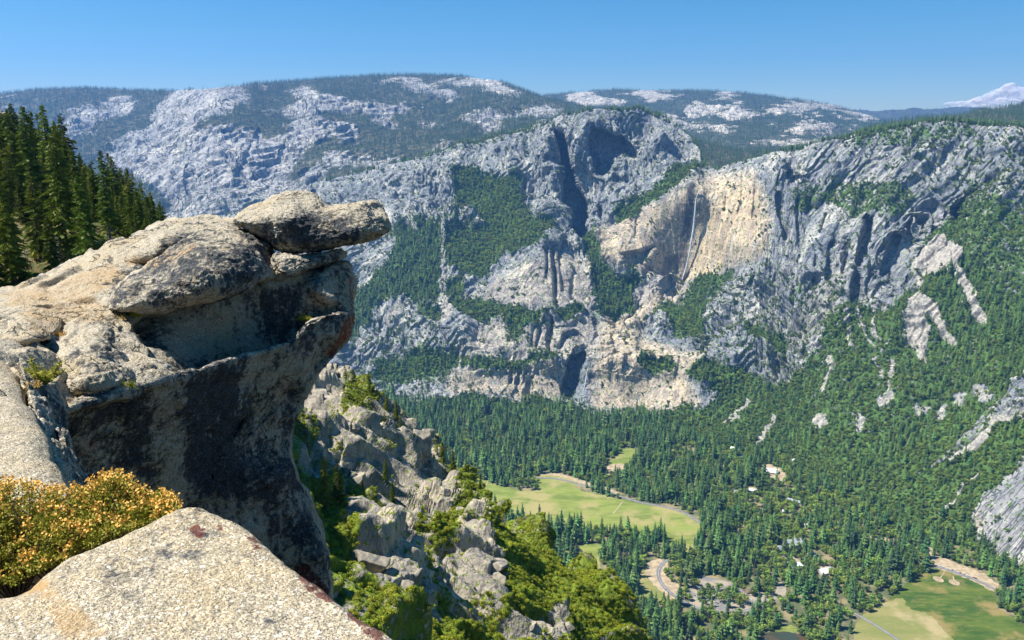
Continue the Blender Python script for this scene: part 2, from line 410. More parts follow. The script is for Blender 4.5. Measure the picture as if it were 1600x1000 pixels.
# warm stained rock round the fall and on the lower bands
poly(tan, [(940,360),(1000,330),(1060,300),(1110,272),(1180,268),(1205,330),(1195,400),(1140,418),(1090,440),(1060,450),(985,420),(935,400)], .72)
poly(tan, [(1110,300),(1170,290),(1190,330),(1180,390),(1100,430),(1080,415)], 1)
poly(tan, [(940,500),(1000,480),(1060,450),(1075,460),(1030,480),(1000,530),(1100,560),(1080,600),(1090,640),(930,640),(930,580)], .7)
poly(tan, [(700,580),(880,565),(880,630),(700,615)], .6)
poly(tan, [(730,470),(860,390),(935,420),(930,480),(830,480)], .38)
poly(tan, [(740,505),(930,500),(930,560),(720,560)], .35)
bare([(985,452),(1030,440),(1045,458),(1015,480),(985,472)], .15, .6)
bare([(1000,480),(1030,462),(1058,450),(1066,455),(1040,475),(1000,495)], .9, .5)
poly(tan, [(1330,420),(1300,520),(1240,560),(1240,500),(1280,420)], .15)
chute([(870,380),(885,390),(900,405)], 6, .2)
for q in ([(1070,205),(1100,195)],): pass
line(wet, [(1079,292),(1077,330),(1072,365)], 13, .95); line(wet, [(1072,360),(1065,400),(1066,440)], 15, .7)
poly(wet, [(1040,400),(1075,395),(1080,435),(1060,448),(1030,430)], .55)
# recesses that hold shade: metres the rock steps back
for d, q in ((230, [(866,198),(885,210),(893,250),(903,290),(918,320),(921,360),(913,380),(900,376),(880,358),(879,300),(874,250)]),
             (150, [(922,198),(950,203),(975,215),(990,232),(996,247),(968,247),(957,266),(942,277),(927,270),(920,240),(917,215)]),
             (45, [(968,397),(1000,391),(1022,385),(1011,402),(1004,420),(985,424),(974,413)]),
             (25, [(1002,418),(1012,413),(1020,425),(1010,432)]),
             (25, [(1035,444),(1058,448),(1072,430),(1082,424),(1068,452),(1050,450)]),
             (110, [(876,606),(883,572),(894,555),(912,546),(916,570),(907,602),(892,624),(880,622)]),
             (100, [(1486,350),(1488,325),(1510,308),(1540,283),(1560,273),(1567,285),(1557,305),(1530,328),(1520,347),(1497,350)])):
    poly(carve, q, d)
for w, d, l in ((5,30,[(855,372),(855,432)]), (6,38,[(862,385),(868,430),(868,490)]), (5,30,[(872,388),(878,430),(880,455)]), (7,35,[(862,498),(858,530),(858,562)]),
                (5,25,[(835,503),(829,545)]), (5,25,[(846,503),(838,540),(836,562)]), (8,30,[(876,542),(884,525),(898,520),(910,532)]), (6,25,[(833,578),(828,605),(824,615)]),
                (5,20,[(812,580),(806,602)]), (5,20,[(800,582),(797,600)]), (17,75,[(1358,343),(1347,400),(1338,440),(1333,482)]), (8,45,[(1325,375),(1318,430)]), (14,60,[(1402,370),(1392,395),(1384,420)]),
                (15,65,[(1427,350),(1412,385),(1396,425)]), (6,40,[(1452,330),(1446,352)]), (5,22,[(1225,262),(1236,276),(1248,276)]), (3.5,14,[(1160,265),(1160,310),(1154,332)]),
                (3.5,12,[(1137,290),(1133,330)]), (7,30,[(1216,303),(1223,345),(1227,372)]), (4,22,[(1246,312),(1246,345),(1252,388)]), (4,20,[(1290,335),(1283,362)]), (5,20,[(1273,300),(1262,330)]),
                (5,26,[(848,330),(856,352)]), (5,30,[(864,325),(866,350)]), (7,40,[(935,325),(940,345)]), (7,25,[(930,505),(936,520),(928,535)]), (8,30,[(985,498),(978,512)]), (6,30,[(938,527),(958,526)]),
                (4,16,[(996,340),(993,370)]), (7,18,[(895,430),(893,470)]), (4,14,[(1180,290),(1178,340)]), (5,25,[(1300,380),(1292,430)]), (5,25,[(1275,400),(1270,440)]), (5,22,[(1250,400),(1240,450)]),
                (6,40,[(490,300),(505,318),(525,330)]), (4,20,[(570,290),(590,318)]), (4,20,[(585,300),(612,325)]),
                (6,60,[(405,205),(390,235),(372,268)]), (5,45,[(385,240),(378,265)]), (6,50,[(455,215),(440,235)]), (8,50,[(293,260),(288,290)]), (5,30,[(345,215),(300,222)])):
    b = raster(0); line(b, l, w, d); carve = np.maximum(carve, b)
carve = blur(carve, 1)
for q in ([(555,300),(585,285),(610,300),(625,345),(590,345)], [(700,245),(790,235),(800,275),(760,272),(720,258)], [(735,470),(770,420),(850,380),(905,400),(930,470),(860,485)], [(1100,270),(1200,260),(1215,330),(1190,420),(1090,440)], [(1180,290),(1260,285),(1270,340),(1230,420),(1190,400)],
          [(1240,400),(1290,320),(1340,270),(1360,285),(1310,350),(1270,430)], [(930,585),(1090,590),(1095,640),(930,640)], [(830,585),(880,580),(878,622),(830,615)], [(560,385),(620,370),(615,430),(560,465)], [(1000,515),(1085,535),(1080,562),(990,560)], [(705,580),(800,580),(790,612),(710,610)],
          [(575,620),(690,580),(690,620),(600,650)], [(940,370),(1000,330),(1070,300),(1075,400),(1000,390),(960,410)], [(1290,450),(1330,380),(1345,340),(1362,350),(1330,460)], [(1400,300),(1470,250),(1490,280),(1430,330)], [(740,510),(930,505),(930,550),(740,552)]):
    poly(smoothm, q, .8)
smoothm = blur(smoothm, 5); smoothm = np.maximum(smoothm, np.clip(blur(carve, 3) / 60, 0, .97))
# far left mountain
FARL = [(-300,60),(1100,60),(1100,262),(1000,172),(880,186),(700,232),(600,258),(500,290),(430,420),(-300,480)]
vD = raster(.93); cD = raster(.85)
for v, q in ((.3, [(88,178),(130,165),(190,155),(222,158),(200,175),(160,192),(120,212),(92,205)]),
             (.22, [(140,242),(200,215),(230,190),(250,160),(270,140),(330,131),(432,132),(400,150),(370,165),(345,180),(320,190),(350,197),(400,205),(430,220),(450,200),(470,183),(500,185),(528,205),(510,218),(480,230),(455,255),(430,280),(380,300),(330,312),(280,330),(250,300),(200,270)]),
             (.42, [(250,300),(330,290),(440,270),(500,250),(520,280),(470,330),(350,380),(250,380)]),
             (.95, [(300,197),(340,180),(378,166),(352,197),(312,202)]), (.95, [(385,202),(400,185),(430,178),(452,190),(440,212),(430,220),(410,210)]),
             (.9, [(380,140),(400,135),(440,150),(470,180),(450,185),(415,170)]),
             (.15, [(440,148),(475,133),(505,145),(530,160),(570,168),(645,160),(668,170),(600,178),(540,174),(480,160)]), (.3, [(615,135),(660,125),(722,150),(705,158),(660,148)]),
             (.15, [(722,118),(762,118),(800,138),(826,150),(795,154),(750,138)]), (.25, [(708,187),(740,175),(790,169),(850,163),(888,172),(850,187),(800,182),(750,194)]),
             (.25, [(570,187),(600,178),(642,200),(622,205)]), (.25, [(643,183),(682,195),(692,207),(660,202)]), (.45, [(540,245),(640,235),(720,225),(800,208),(880,188),(880,200),(700,245),(560,270)]),
             (.2, [(500,240),(540,236),(552,258),(515,265)]), (.3, [(440,190),(500,178),(540,195),(570,215),(540,225),(500,205)]), (.3, [(730,205),(780,190),(800,195),(745,212)])):
    poly(vD, q, v)
vH = raster(.98)
for v, q in ((.05, [(893,150),(920,142),(937,150),(962,160),(930,166),(900,160)]), (.0, [(988,145),(1010,136),(1030,145),(1052,156),(1010,156)]), (.0, [(1070,171),(1090,162),(1115,167),(1127,176),(1100,180),(1075,177)]),
             (.0, [(1128,176),(1145,164),(1165,170),(1192,176),(1168,185),(1140,182)]), (.25, [(1208,170),(1240,159),(1300,157),(1322,165),(1260,173),(1220,182)]), (.3, [(1228,202),(1260,189),(1302,195),(1292,207),(1240,212)]),
             (.15, [(1325,170),(1360,174),(1384,188),(1350,187)]), (.2, [(1050,182),(1080,187),(1132,200),(1142,214),(1100,204),(1060,195)]), (.35, [(1248,224),(1320,203),(1345,207),(1260,232)]),
             (.1, [(1118,146),(1140,140),(1155,148),(1135,152)]), (.4, [(1180,222),(1230,215),(1230,225),(1185,232)]), (.35, [(1300,195),(1345,192),(1340,200)])):
    poly(vH, [(sum(a for a, _ in q) / len(q) + 1.35 * (x - sum(a for a, _ in q) / len(q)), y) for x, y in q], v + .1)
for a in (scree, wet): pass
veg = blur(veg, 1); vD = blur(vD, 4); vH = np.maximum(blur(vH, 3), .12); tan = blur(tan, 6); con = blur(con, 6); wet = blur(wet, 1); scree = blur(scree, 2)

# ------------------------------------------------------------------ land sheets
SHEETS = {}
def curve(pts):
    xs = [p[0] for p in pts]; ys = [p[1] for p in pts]
    return lambda x: np.interp(x, xs, ys)
def land(name, x0, x1, nc, top, bot, nr, depth, mat, rough, vegm, conm, back, layers=True, carve_on=True, shear=None, kind='structure', rowpow=1.0):
    px = np.linspace(x0, x1, nc)[None, :].repeat(nr, 0)
    t = (np.linspace(0, 1, nr) ** rowpow)[:, None]
    yt, yb = top(px[0])[None], bot(px[0])[None]
    py = yb + (yt - yb) * t
    Y = depth(px, py)
    if carve_on: Y = Y + look(carve, px, py)
    P = world(px, py, Y)
    n_ext = len(back)
    if n_ext:
        last = P[-1]; ext = []
        hd = last[:, :2] / np.linalg.norm(last[:, :2], axis=1, keepdims=True)
        for dy, dz in back:
            e = last.copy(); e[:, :2] += hd * dy; e[:, 2] += dz; ext.append(e)
        P = np.concatenate([P, np.array(ext)], 0)
        px = np.concatenate([px, px[-1:].repeat(n_ext, 0)], 0); py = np.concatenate([py, py[-1:].repeat(n_ext, 0)], 0)
    warp = fbm(P, 70 * rough['s'], 5, .65)
    wx, wy = px + warp * 15 * rough.get('w', 1), py + fbm(P, 60 * rough['s'], 5, .65, off=9.1) * 10 * rough.get('w', 1)
    v = look(vegm, wx, wy)
    if rough.get('mott'): v = np.clip(v - rough['mott'] * sstep(.12, .34, fbm(P * [.45, .45, 1.2], 300, 4, .6, off=61)) * (v > .6), .0, 1)
    N = grid_normals(P)
    N[N[..., 1] > 0] *= -1 if name == 'x' else 1
    flip = (N * P).sum(-1) > 0
    N[flip] *= -1
    d = rough['fn'](P, px, py, v)
    if rough.get('rim'): d = d * (.12 + .88 * sstep(2, rough['rim'], py - top(px)))
    edge = np.minimum(1, np.linspace(0, nr / 12, nr + n_ext))[:, None]
    P2 = P + N * (d * rough['amp'])[..., None]
    steep = grid_normals(P2); steep = np.abs(steep[..., 2])
    A = dict(veg=v, flow=rough['flow'](P2, px, py) if 'flow' in rough else P2 * [1, 1, .3])
    if layers:
        A.update(tan=look(tan, wx, wy), scree=look(scree, wx, wy), wet=look(wet, px + warp * 2, py))
    me = mesh_np(name, P2, grid_faces(nr + n_ext, nc), mat, A)
    o = link(name, me); o['kind'] = kind
    SHEETS[name] = dict(P=P2, px=px, py=py, veg=v, con=look(conm, wx, wy), steep=steep, x0=x0, x1=x1, top=top, bot=bot, nr=nr, nc=nc, pw=rowpow)
    return o
def on_land(name, px, py):
    S = SHEETS[name]; c = (px - S['x0']) / (S['x1'] - S['x0']) * (S['nc'] - 1)
    yt, yb = float(S['top'](px)), float(S['bot'](px))
    t = min(1, max(0, (py - yb) / (yt - yb)))
    r = t ** (1 / S['pw']) * (S['nr'] - 1)
    return S['P'][int(round(r)), int(round(min(max(c, 0), S['nc'] - 1)))].copy()

def terr(n, k, sharp=.72):
    t = n * k; f = t - np.floor(t)
    return (np.floor(t) + sstep(sharp, 1, f)) / k
def wall_flow(P, px, py):
    k = sstep(1180, 1270, px) * .62 - sstep(740, 600, px) * sstep(440, 360, py) * .45
    Q = P.copy(); Q[..., 0] = P[..., 0] - k * P[..., 2]; Q[..., 2] = P[..., 2] * .2
    return Q
def wall_fn(P, px, py, v):
    k = sstep(1180, 1270, px) * .62 - sstep(740, 600, px) * sstep(440, 360, py) * .45
    Q = P.copy(); Q[..., 0] = P[..., 0] - k * P[..., 2]; Q[..., 2] = P[..., 2] * .26
    sm = sstep(985, 1010, px) * sstep(1215, 1180, px) * sstep(262, 285, py) * sstep(445, 425, py)   # smooth apron beside the fall
    sm = np.maximum(sm, .7 * sstep(735, 760, px) * sstep(925, 900, px) * sstep(395, 420, py) * sstep(480, 470, py))
    sm = np.maximum(sm, .6 * sstep(930, 950, px) * sstep(1100, 1080, px) * sstep(580, 600, py))
    sm = np.maximum(sm, look(smoothm, px + 10 * fbm(P, 80, 3, off=71), py + 10 * fbm(P, 80, 3, off=77)))
    rough = (1 - .85 * sm) * (1 - .7 * sstep(.5, .9, v))
    big = (1 - .7 * sm) * (.35 + .65 * sstep(.9, .5, v))
    w = (fbm(P, 130, 3) * 30)[..., None]
    loc = sstep(.0, .35, fbm(Q, 170, 3, off=51))
    big = big * (1 - .6 * sstep(.5, .95, look(smoothm, px, py)))
    d = 60 * big * (fbm(Q + w, 260, 2, .4, ridge=True) - .25)
    d += 95 * big * terr(fbm(Q + w * .6, 170, 2, .4, off=3), 6, .7)
    d += rough * (26 * terr(fbm(Q + w * .4, 75, 2, .4, off=5), 3, .75) + loc * (26 * terr(fbm(Q, 42, 2, off=15), 4, .6) + 6 * fbm(Q, 18, 2, ridge=True, off=7)))
    d += rough * (2.5 * fbm(Q, 16, 2, off=9, ridge=True) + 3 * terr(fbm(P * [1, 1, .7], 26, 2, off=19), 4, .7))
    z = P[..., 2] / 52 + fbm(P, 260, 2) * 1.8
    d += 8 * rough * (z - np.floor(z)) 
    return d * (.35 + .65 * sstep(640, 560, py - 30 * (px > 1300))) * (.3 + .7 * sstep(0, 45, py - B_top(px)))
def hill_fn(P, px, py, v):
    rough = 1 - .7 * sstep(.4, .9, v)
    w = fbm(P, 400, 2) * 60
    Q = P.copy(); Q[..., 0] -= .4 * P[..., 2]
    return 30 * fbm(Q + w[..., None], 600, 2) + 150 * rough * terr(fbm(Q + w[..., None], 380, 2, .4), 5, .75) + 45 * rough * terr(fbm(Q + w[..., None] * .5, 130, 2, .4, off=4), 3, .8) + 4 * rough * fbm(P, 45, 2, ridge=True)

B_top = curve([(300,345),(430,330),(490,292),(540,276),(600,260),(650,250),(700,236),(760,222),(820,206),(880,186),(930,176),(1000,173),(1035,184),(1060,200),(1080,218),(1095,240),(1100,262),(1120,268),(1150,256),(1180,250),(1250,234),(1320,216),(1400,201),(1470,191),(1530,196),(1600,205),(1760,215)])
B_bot = curve([(300,720),(560,700),(700,690),(1000,705),(1100,740),(1200,790),(1300,830),(1400,880),(1500,960),(1600,1050),(1760,1130)])
wallD = rbf([(920,185,3950),(1000,180,4000),(880,300,3850),(880,370,3660),(940,370,3620),(940,420,3450),(950,470,3330),(945,520,3150),(1000,480,3350),(855,378,3480),(850,430,3330),(850,485,3210),
  (700,250,4150),(600,275,4250),(490,300,4300),(400,350,4300),(700,350,3800),(780,400,3560),(620,350,3850),(600,450,3500),(700,480,3300),(600,550,3200),(600,640,2930),(700,560,3060),(740,580,2960),(740,615,2930),(750,700,2600),(600,700,2600),
  (820,220,4050),(780,300,3900),(1080,285,3500),(1080,360,3525),(1062,440,3515),(1020,390,3515),(955,400,3460),(1150,380,3270),(1110,340,3450),(1060,475,3340),(1050,275,3650),(1100,262,3700),(1100,510,3120),(1040,540,3020),(1100,590,2810),(1000,640,2830),(1100,640,2740),(950,600,2900),(900,600,2980),(900,560,3010),(960,560,2960),(1000,700,2500),
  (1150,270,3480),(1200,247,3420),(1200,400,3180),(1200,500,3000),(1200,600,2780),(1200,660,2600),(1200,730,2340),(1300,220,3350),(1300,330,3150),(1300,450,2920),(1300,600,2560),(1400,203,3250),(1400,330,3010),(1400,470,2760),(1400,600,2400),(1400,760,2090),(1150,700,2460),(1300,780,2110),
  (1500,200,3150),(1500,320,2930),(1500,450,2660),(1500,600,2280),(1480,720,2060),(1500,850,1840),(1600,207,3050),(1600,400,2620),(1640,560,2200),(1600,600,2060),(1600,700,1920),(1600,800,1800),(1600,880,1722),(1540,860,1800),(1700,800,1740),(1760,400,2550),(1760,600,2000),(1600,960,1640),(1500,920,1750),(1700,960,1640)])
land('cliff_wall', 300, 1760, 1560, B_top, B_bot, 820, wallD, M['wall'], dict(s=1, fn=wall_fn, amp=1.0, flow=wall_flow, w=1.3), veg, con,
     [(15, 5), (40, 3), (90, -5), (160, -18), (300, -50), (600, -140), (1000, -300)])

D_top = curve([(-300,152),(0,147),(60,140),(130,138),(200,141),(262,143),(330,138),(400,131),(460,127),(530,122),(600,118),(640,117),(720,119),(780,127),(820,142),(850,154),(900,166),(960,176),(1040,200),(1100,225),(1160,238),(1250,240)])
D_bot = curve([(-300,480),(0,470),(200,460),(300,440),(400,400),(480,345),(600,300),(700,270),(820,240),(900,225),(1000,250),(1100,300),(1250,300)])
farD = rbf([(-300,152,8600),(0,147,8600),(250,142,8200),(450,128,8400),(640,116,8600),(780,127,8000),(850,154,7200),(960,176,6400),(1100,226,5200),(1250,240,5000),
  (-300,470,5200),(0,470,5200),(200,460,4900),(250,240,6300),(330,135,7300),(330,200,6300),(330,270,5600),(330,330,5150),(420,210,6200),(420,290,5400),(420,380,4800),(500,190,6400),(520,260,5500),(600,200,6400),(600,255,5200),(700,190,6600),(700,232,5300),(820,190,6000),(820,206,5300),(1000,185,5200),(1000,250,4400),(1100,300,4000),(130,180,7600),(100,230,6900)])
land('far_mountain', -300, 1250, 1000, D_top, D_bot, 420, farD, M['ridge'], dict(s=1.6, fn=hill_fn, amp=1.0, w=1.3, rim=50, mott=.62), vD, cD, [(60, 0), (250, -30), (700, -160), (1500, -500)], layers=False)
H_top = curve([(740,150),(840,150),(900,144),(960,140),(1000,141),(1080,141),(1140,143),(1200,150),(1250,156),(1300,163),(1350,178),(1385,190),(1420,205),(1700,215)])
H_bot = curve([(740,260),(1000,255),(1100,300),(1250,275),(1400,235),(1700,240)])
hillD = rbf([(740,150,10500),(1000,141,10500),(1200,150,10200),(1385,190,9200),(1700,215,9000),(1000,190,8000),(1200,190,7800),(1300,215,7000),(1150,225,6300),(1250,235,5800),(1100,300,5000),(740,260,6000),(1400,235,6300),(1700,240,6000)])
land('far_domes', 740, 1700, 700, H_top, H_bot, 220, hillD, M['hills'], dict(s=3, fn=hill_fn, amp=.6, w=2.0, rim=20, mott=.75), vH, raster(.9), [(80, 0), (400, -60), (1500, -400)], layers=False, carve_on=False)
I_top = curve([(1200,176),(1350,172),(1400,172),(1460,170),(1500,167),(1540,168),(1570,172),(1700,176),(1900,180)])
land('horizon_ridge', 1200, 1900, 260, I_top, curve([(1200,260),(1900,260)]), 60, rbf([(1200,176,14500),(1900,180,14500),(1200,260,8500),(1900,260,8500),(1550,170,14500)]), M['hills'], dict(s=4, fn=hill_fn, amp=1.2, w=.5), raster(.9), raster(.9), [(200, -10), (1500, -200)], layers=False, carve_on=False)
vI = raster(.93)
poly(vI, [(1500,170),(1540,166),(1570,172),(1540,178)], .4)
J_top = curve([(1330,215),(1370,200),(1400,193),(1430,187),(1470,184),(1500,181),(1530,176),(1560,171),(1600,163),(1680,150),(1800,140),(1900,140)])
J_bot = curve([(1330,250),(1400,240),(1500,240),(1600,260),(1900,280)])
land('wooded_ridge', 1330, 1900, 420, J_top, J_bot, 140, rbf([(1330,215,4200),(1500,181,4700),(1600,163,5200),(1900,140,5200),(1330,250,3700),(1500,240,3300),(1600,260,3150),(1900,280,3000)]), M['ridge'], dict(s=1.6, fn=hill_fn, amp=.5, w=.6), raster(.97), raster(1.0), [(60, 0), (400, -60), (1200, -300)], layers=False, carve_on=False)
k_pts = [(-300,340),(0,340),(300,330),(480,280),(600,255),(800,205)]

# ------------------------------------------------------------------ valley floor and what is laid out on it
M['floor'] = mat_plain('forest_floor', (.24, .19, .10), (.08, .095, .04), .03, .95, 0, .35, .6)
gx, gy = np.meshgrid(np.linspace(-3500, 4000, 80), np.linspace(300, 4200, 60))
o = link('valley_floor', mesh_np('valley_floor', np.stack([gx, gy, np.full_like(gx, FLOOR)], -1), grid_faces(60, 80), M['floor'])); o['kind'] = 'structure'
def mat_meadow(name, g1, g2, dry, thr):
    s = NT(name); c = s.co(); cr = s.co((.3, 1, 1), (0, 0, .5))
    col = s.mix(s.ramp(s.noise(cr, .03, 5, .65), .35, .62), g1, g2)
    col = s.mix(s.ramp(s.noise(c, .009, 6, .7), thr, thr + .16), col, dry)
    col = s.mix(s.ramp(s.noise(cr, .12, 4, .7), .5, .68, 0, .35), col, dry)
    s.bsdf(col, .95, None, .1); return s.mat
M['meadow'] = mat_meadow('meadow_grass', (.12, .16, .03), (.20, .235, .05), (.29, .25, .10), .46)
M['meadow2'] = mat_meadow('dark_meadow_grass', (.035, .075, .010), (.085, .12, .018), (.22, .17, .06), .48)
M['dry'] = mat_meadow('dry_grass', (.22, .20, .07), (.15, .17, .045), (.32, .26, .13), .52)
M['dirt'] = mat_plain('bare_earth', (.40, .31, .20), (.27, .21, .13), .08, .95)
M['road'] = mat_plain('asphalt', (.17, .17, .18), (.13, .13, .14), .1, .9)
M['lot'] = mat_plain('parking_asphalt', (.16, .155, .15), (.30, .25, .18), .03, .9)
M['line'] = mat_plain('road_paint', (.7, .62, .3), None, 1, .8)
M['river'] = mat_plain('river_water', (.10, .055, .025), (.04, .05, .03), .03, .12)
opens = raster(0)
def smooth_closed(pts, n=6):
    P = np.array(pts, float); out = []
    for i in range(len(P)):
        a, b, c, d = P[i - 1], P[i], P[(i + 1) % len(P)], P[(i + 2) % len(P)]
        for k in range(n):
            t = k / n; out.append(.5 * ((2 * b) + (c - a) * t + (2 * a - 5 * b + 4 * c - d) * t * t + (3 * b - a - 3 * c + d) * t ** 3))
    return np.array(out)
def smooth_open(pts, n=8):
    P = np.array(pts, float); P = np.concatenate([[2 * P[0] - P[1]], P, [2 * P[-1] - P[-2]]]); out = []
    for i in range(1, len(P) - 2):
        a, b, c, d = P[i - 1], P[i], P[i + 1], P[i + 2]
        for k in range(n):
            t = k / n; out.append(.5 * ((2 * b) + (c - a) * t + (2 * a - 5 * b + 4 * c - d) * t * t + (3 * b - a - 3 * c + d) * t ** 3))
    out.append(P[-2]); return np.array(out)
def patch(name, pts, mat, lift, clear=1.0, kind='structure', smooth=True, down=0):
    q = smooth_closed(pts, 14) if smooth else np.array(pts, float)
    q = q + np.stack([fbm(np.stack([q[:, 0], q[:, 1] * 1.5, 0 * q[:, 0]], -1), 9, 3, off=o_) * m_ for o_, m_ in ((1.5, 5), (7.5, 3.2))], -1)
    if clear: poly(opens, [tuple(p) for p in q], clear, 'max')
    V = at_z(q[:, 0], q[:, 1], FLOOR + lift); me = bpy.data.meshes.new(name)
    me.from_pydata([tuple(p) for p in V], [], [tuple(range(len(V)))[::-1]]); me.materials.append(mat)
    o = link(name, me); o['kind'] = kind; return o
def strip(name, pts, width, mat, lift, clearw=0, kind='structure', lines=False):
    q = smooth_open(pts); V = at_z(q[:, 0], q[:, 1], FLOOR + lift)
    T = np.gradient(V, axis=0); T /= np.linalg.norm(T, axis=1)[:, None]; S = np.stack([-T[:, 1], T[:, 0], 0 * T[:, 0]], -1)
    def rib(a, b, dz=0):
        W = np.concatenate([(V + S * a + [0, 0, dz])[None], (V + S * b + [0, 0, dz])[None]])
        return W.reshape(-1, 3), grid_faces(2, len(V))
    v, f = rib(-width / 2, width / 2)
    o = link(name, mesh_np(name, v, f, mat)); o['kind'] = kind
    if clearw: line(opens, [tuple(p) for p in q], clearw, 1, 'max')
    if lines:
        v, f = rib(-.22, .22, .05); l = link('centre_line', mesh_np('centre_line', v, f, M['line']), o)
    return q, V, S
patch('meadow', [(728,756),(745,747),(775,757),(800,762),(833,768),(842,757),(835,748),(860,742),(900,752),(905,765),(960,777),(1000,786),(1060,797),(1093,818),(1092,840),(1060,838),(1040,835),(1000,832),(960,830),(920,828),(890,825),(860,822),(820,815),(790,800),(755,782),(728,772)], M['meadow'], .3)
patch('meadow', [(950,735),(957,716),(980,700),(1007,714),(985,722),(975,738)], M['meadow'], .3)
patch('meadow', [(903,856),(920,850),(938,852),(938,882),(958,905),(962,920),(942,914),(915,890)], M['meadow'], .3)
patch('meadow', [(1040,835),(1075,832),(1085,862),(1060,866),(1042,858)], M['meadow'], .45)
patch('dry_meadow', [(998,895),(1018,876),(1045,876),(1040,900),(1062,925),(1058,948),(1020,935),(1000,925)], M['dry'], .3)
patch('dry_meadow', [(945,736),(953,727),(978,725),(975,738),(955,744)], M['dirt'], .5)
patch('meadow', [(1340,985),(1350,962),(1378,944),(1404,922),(1425,905),(1450,891),(1468,890),(1500,900),(1532,913),(1556,930),(1556,948),(1575,960),(1604,978),(1680,1010),(1700,1090),(1500,1120),(1330,1090)], M['meadow2'], .3)
patch('dry_meadow', [(1335,985),(1352,958),(1378,944),(1410,935),(1420,950),(1450,960),(1475,985),(1490,1010),(1460,1060),(1350,1060)], M['dry'], .6)
patch('clearing', [(1106,708),(1118,700),(1150,692),(1182,700),(1178,718),(1160,728),(1135,730),(1118,722)], M['dirt'], .4, .6)
patch('clearing', [(1186,728),(1205,726),(1224,736),(1228,752),(1205,750),(1192,742)], M['dirt'], .4)
patch('clearing', [(1445,872),(1462,868),(1500,882),(1535,896),(1560,915),(1555,925),(1500,900),(1452,884)], M['dirt'], .25)
patch('clearing', [(1440,850),(1452,845),(1458,870),(1448,880)], M['dirt'], .3)
patch('clearing', [(1355,838),(1400,843),(1402,852),(1380,856),(1358,848)], M['dirt'], .3, .7)
patch('parking_area', [(1072,912),(1080,902),(1100,900),(1140,910),(1170,922),(1215,910),(1228,918),(1222,935),(1200,945),(1160,962),(1110,956),(1080,946)], M['lot'], .35, .55)
patch('clearing', [(1215,872),(1240,868),(1262,880),(1258,898),(1232,900)], M['lot'], .37, .55)
patch('clearing', [(1282,888),(1295,884),(1302,892),(1290,902)], M['lot'], .35)
patch('clearing', [(1010,880),(1045,872),(1060,880),(1055,905),(1070,925),(1065,945),(1040,930),(1015,905)], M['dirt'], .35, 0)
patch('clearing', [(832,748),(845,740),(870,740),(905,749),(960,766),(960,772),(900,758),(850,752)], M['dirt'], .25)
patch('clearing', [(1160,760),(1185,762),(1180,772),(1165,770)], M['dirt'], .3, .8)
patch('river', [(1180,1010),(1190,993),(1215,987),(1245,990),(1262,1000),(1260,1030),(1185,1040)], M['river'], .5)
patch('meadow', [(1205,985),(1222,978),(1245,980),(1250,988),(1215,986)], M['meadow'], .3)
patch('river', [(893,855),(903,852),(910,862),(905,872),(895,868)], M['river'], .5)
patch('river', [(945,915),(962,920),(960,935),(950,940),(940,928)], M['river'], .5)
RA = strip('road', [(835,746),(870,748),(905,756),(945,766),(970,776),(1005,786),(1040,792),(1070,802),(1096,818)], 9, M['road'], .9, 7, lines=True)
RB = strip('road', [(1046,872),(1036,880),(1029,892),(1031,906),(1040,919),(1053,930),(1080,946),(1110,954),(1150,957),(1190,948)], 9, M['road'], .9, 10, lines=True)
RC = strip('road', [(1448,880),(1480,890),(1505,899),(1530,908),(1565,926)], 9, M['road'], .9, 6, lines=True)
RD = strip('road', [(1335,958),(1365,975),(1400,998),(1440,1030)], 8, M['road'], .9, 8, lines=True)
for q in ([(722,768),(745,765),(758,760),(763,750)], [(764,778),(778,786),(792,792)], [(803,797),(818,799),(832,805)], [(958,802),(966,793),(973,783)]):
    strip('footpath', q, 3.5, M['dirt'], .7, 3)
for x, y in ((1466, 905), (1491, 910)):
    c = at_z(x, y, FLOOR + .8); r = 11
    me = bpy.data.meshes.new('infield'); me.from_pydata([(c[0] + r * math.cos(t) * random.uniform(.9, 1.1), c[1] + r * 1.2 * math.sin(t), c[2]) for t in np.linspace(0, 6.283, 21)[:-1]], [], [tuple(range(20))]); me.materials.append(M['dirt'])
    o = link('infield', me); o['kind'] = 'structure'
strip('footpath', [(1469,903),(1473,898),(1476,893)], 2.5, M['dirt'], .75, 0); strip('footpath', [(1491,908),(1489,900)], 2.5, M['dirt'], .75, 0)
for x, y in [(1126,709),(1148,703),(1160,714),(1136,722),(1206,738),(1240,722),(1172,768),(1152,769),(1191,792),(1244,786),(1228,800),(1238,852),(1216,860),(1252,884),(1268,868),(1288,895),(1048,895),(1172,924),(1262,823),(1345,895),(1308,925)]:
    line(opens, [(x, y - 2), (x, y + 17)], 17, .64, 'max')
for x, y, l in ((1290,870,9),(1305,850,8),(1330,860,9),(1100,760,8),(1075,700,7),(1040,730,6),(1110,850,7),(1350,800,8),(1400,800,7),(1260,760,8),(1160,830,6),(1210,905,8),(1360,930,7),(980,850,6),(900,905,8),(935,955,8),(1000,975,9),(1100,985,8),(1290,960,7),(1130,745,7),(1055,760,6)):
    line(opens, [(x - l, y), (x + l, y + 5)], 9, .8, 'max')
opens = blur(opens, 1)

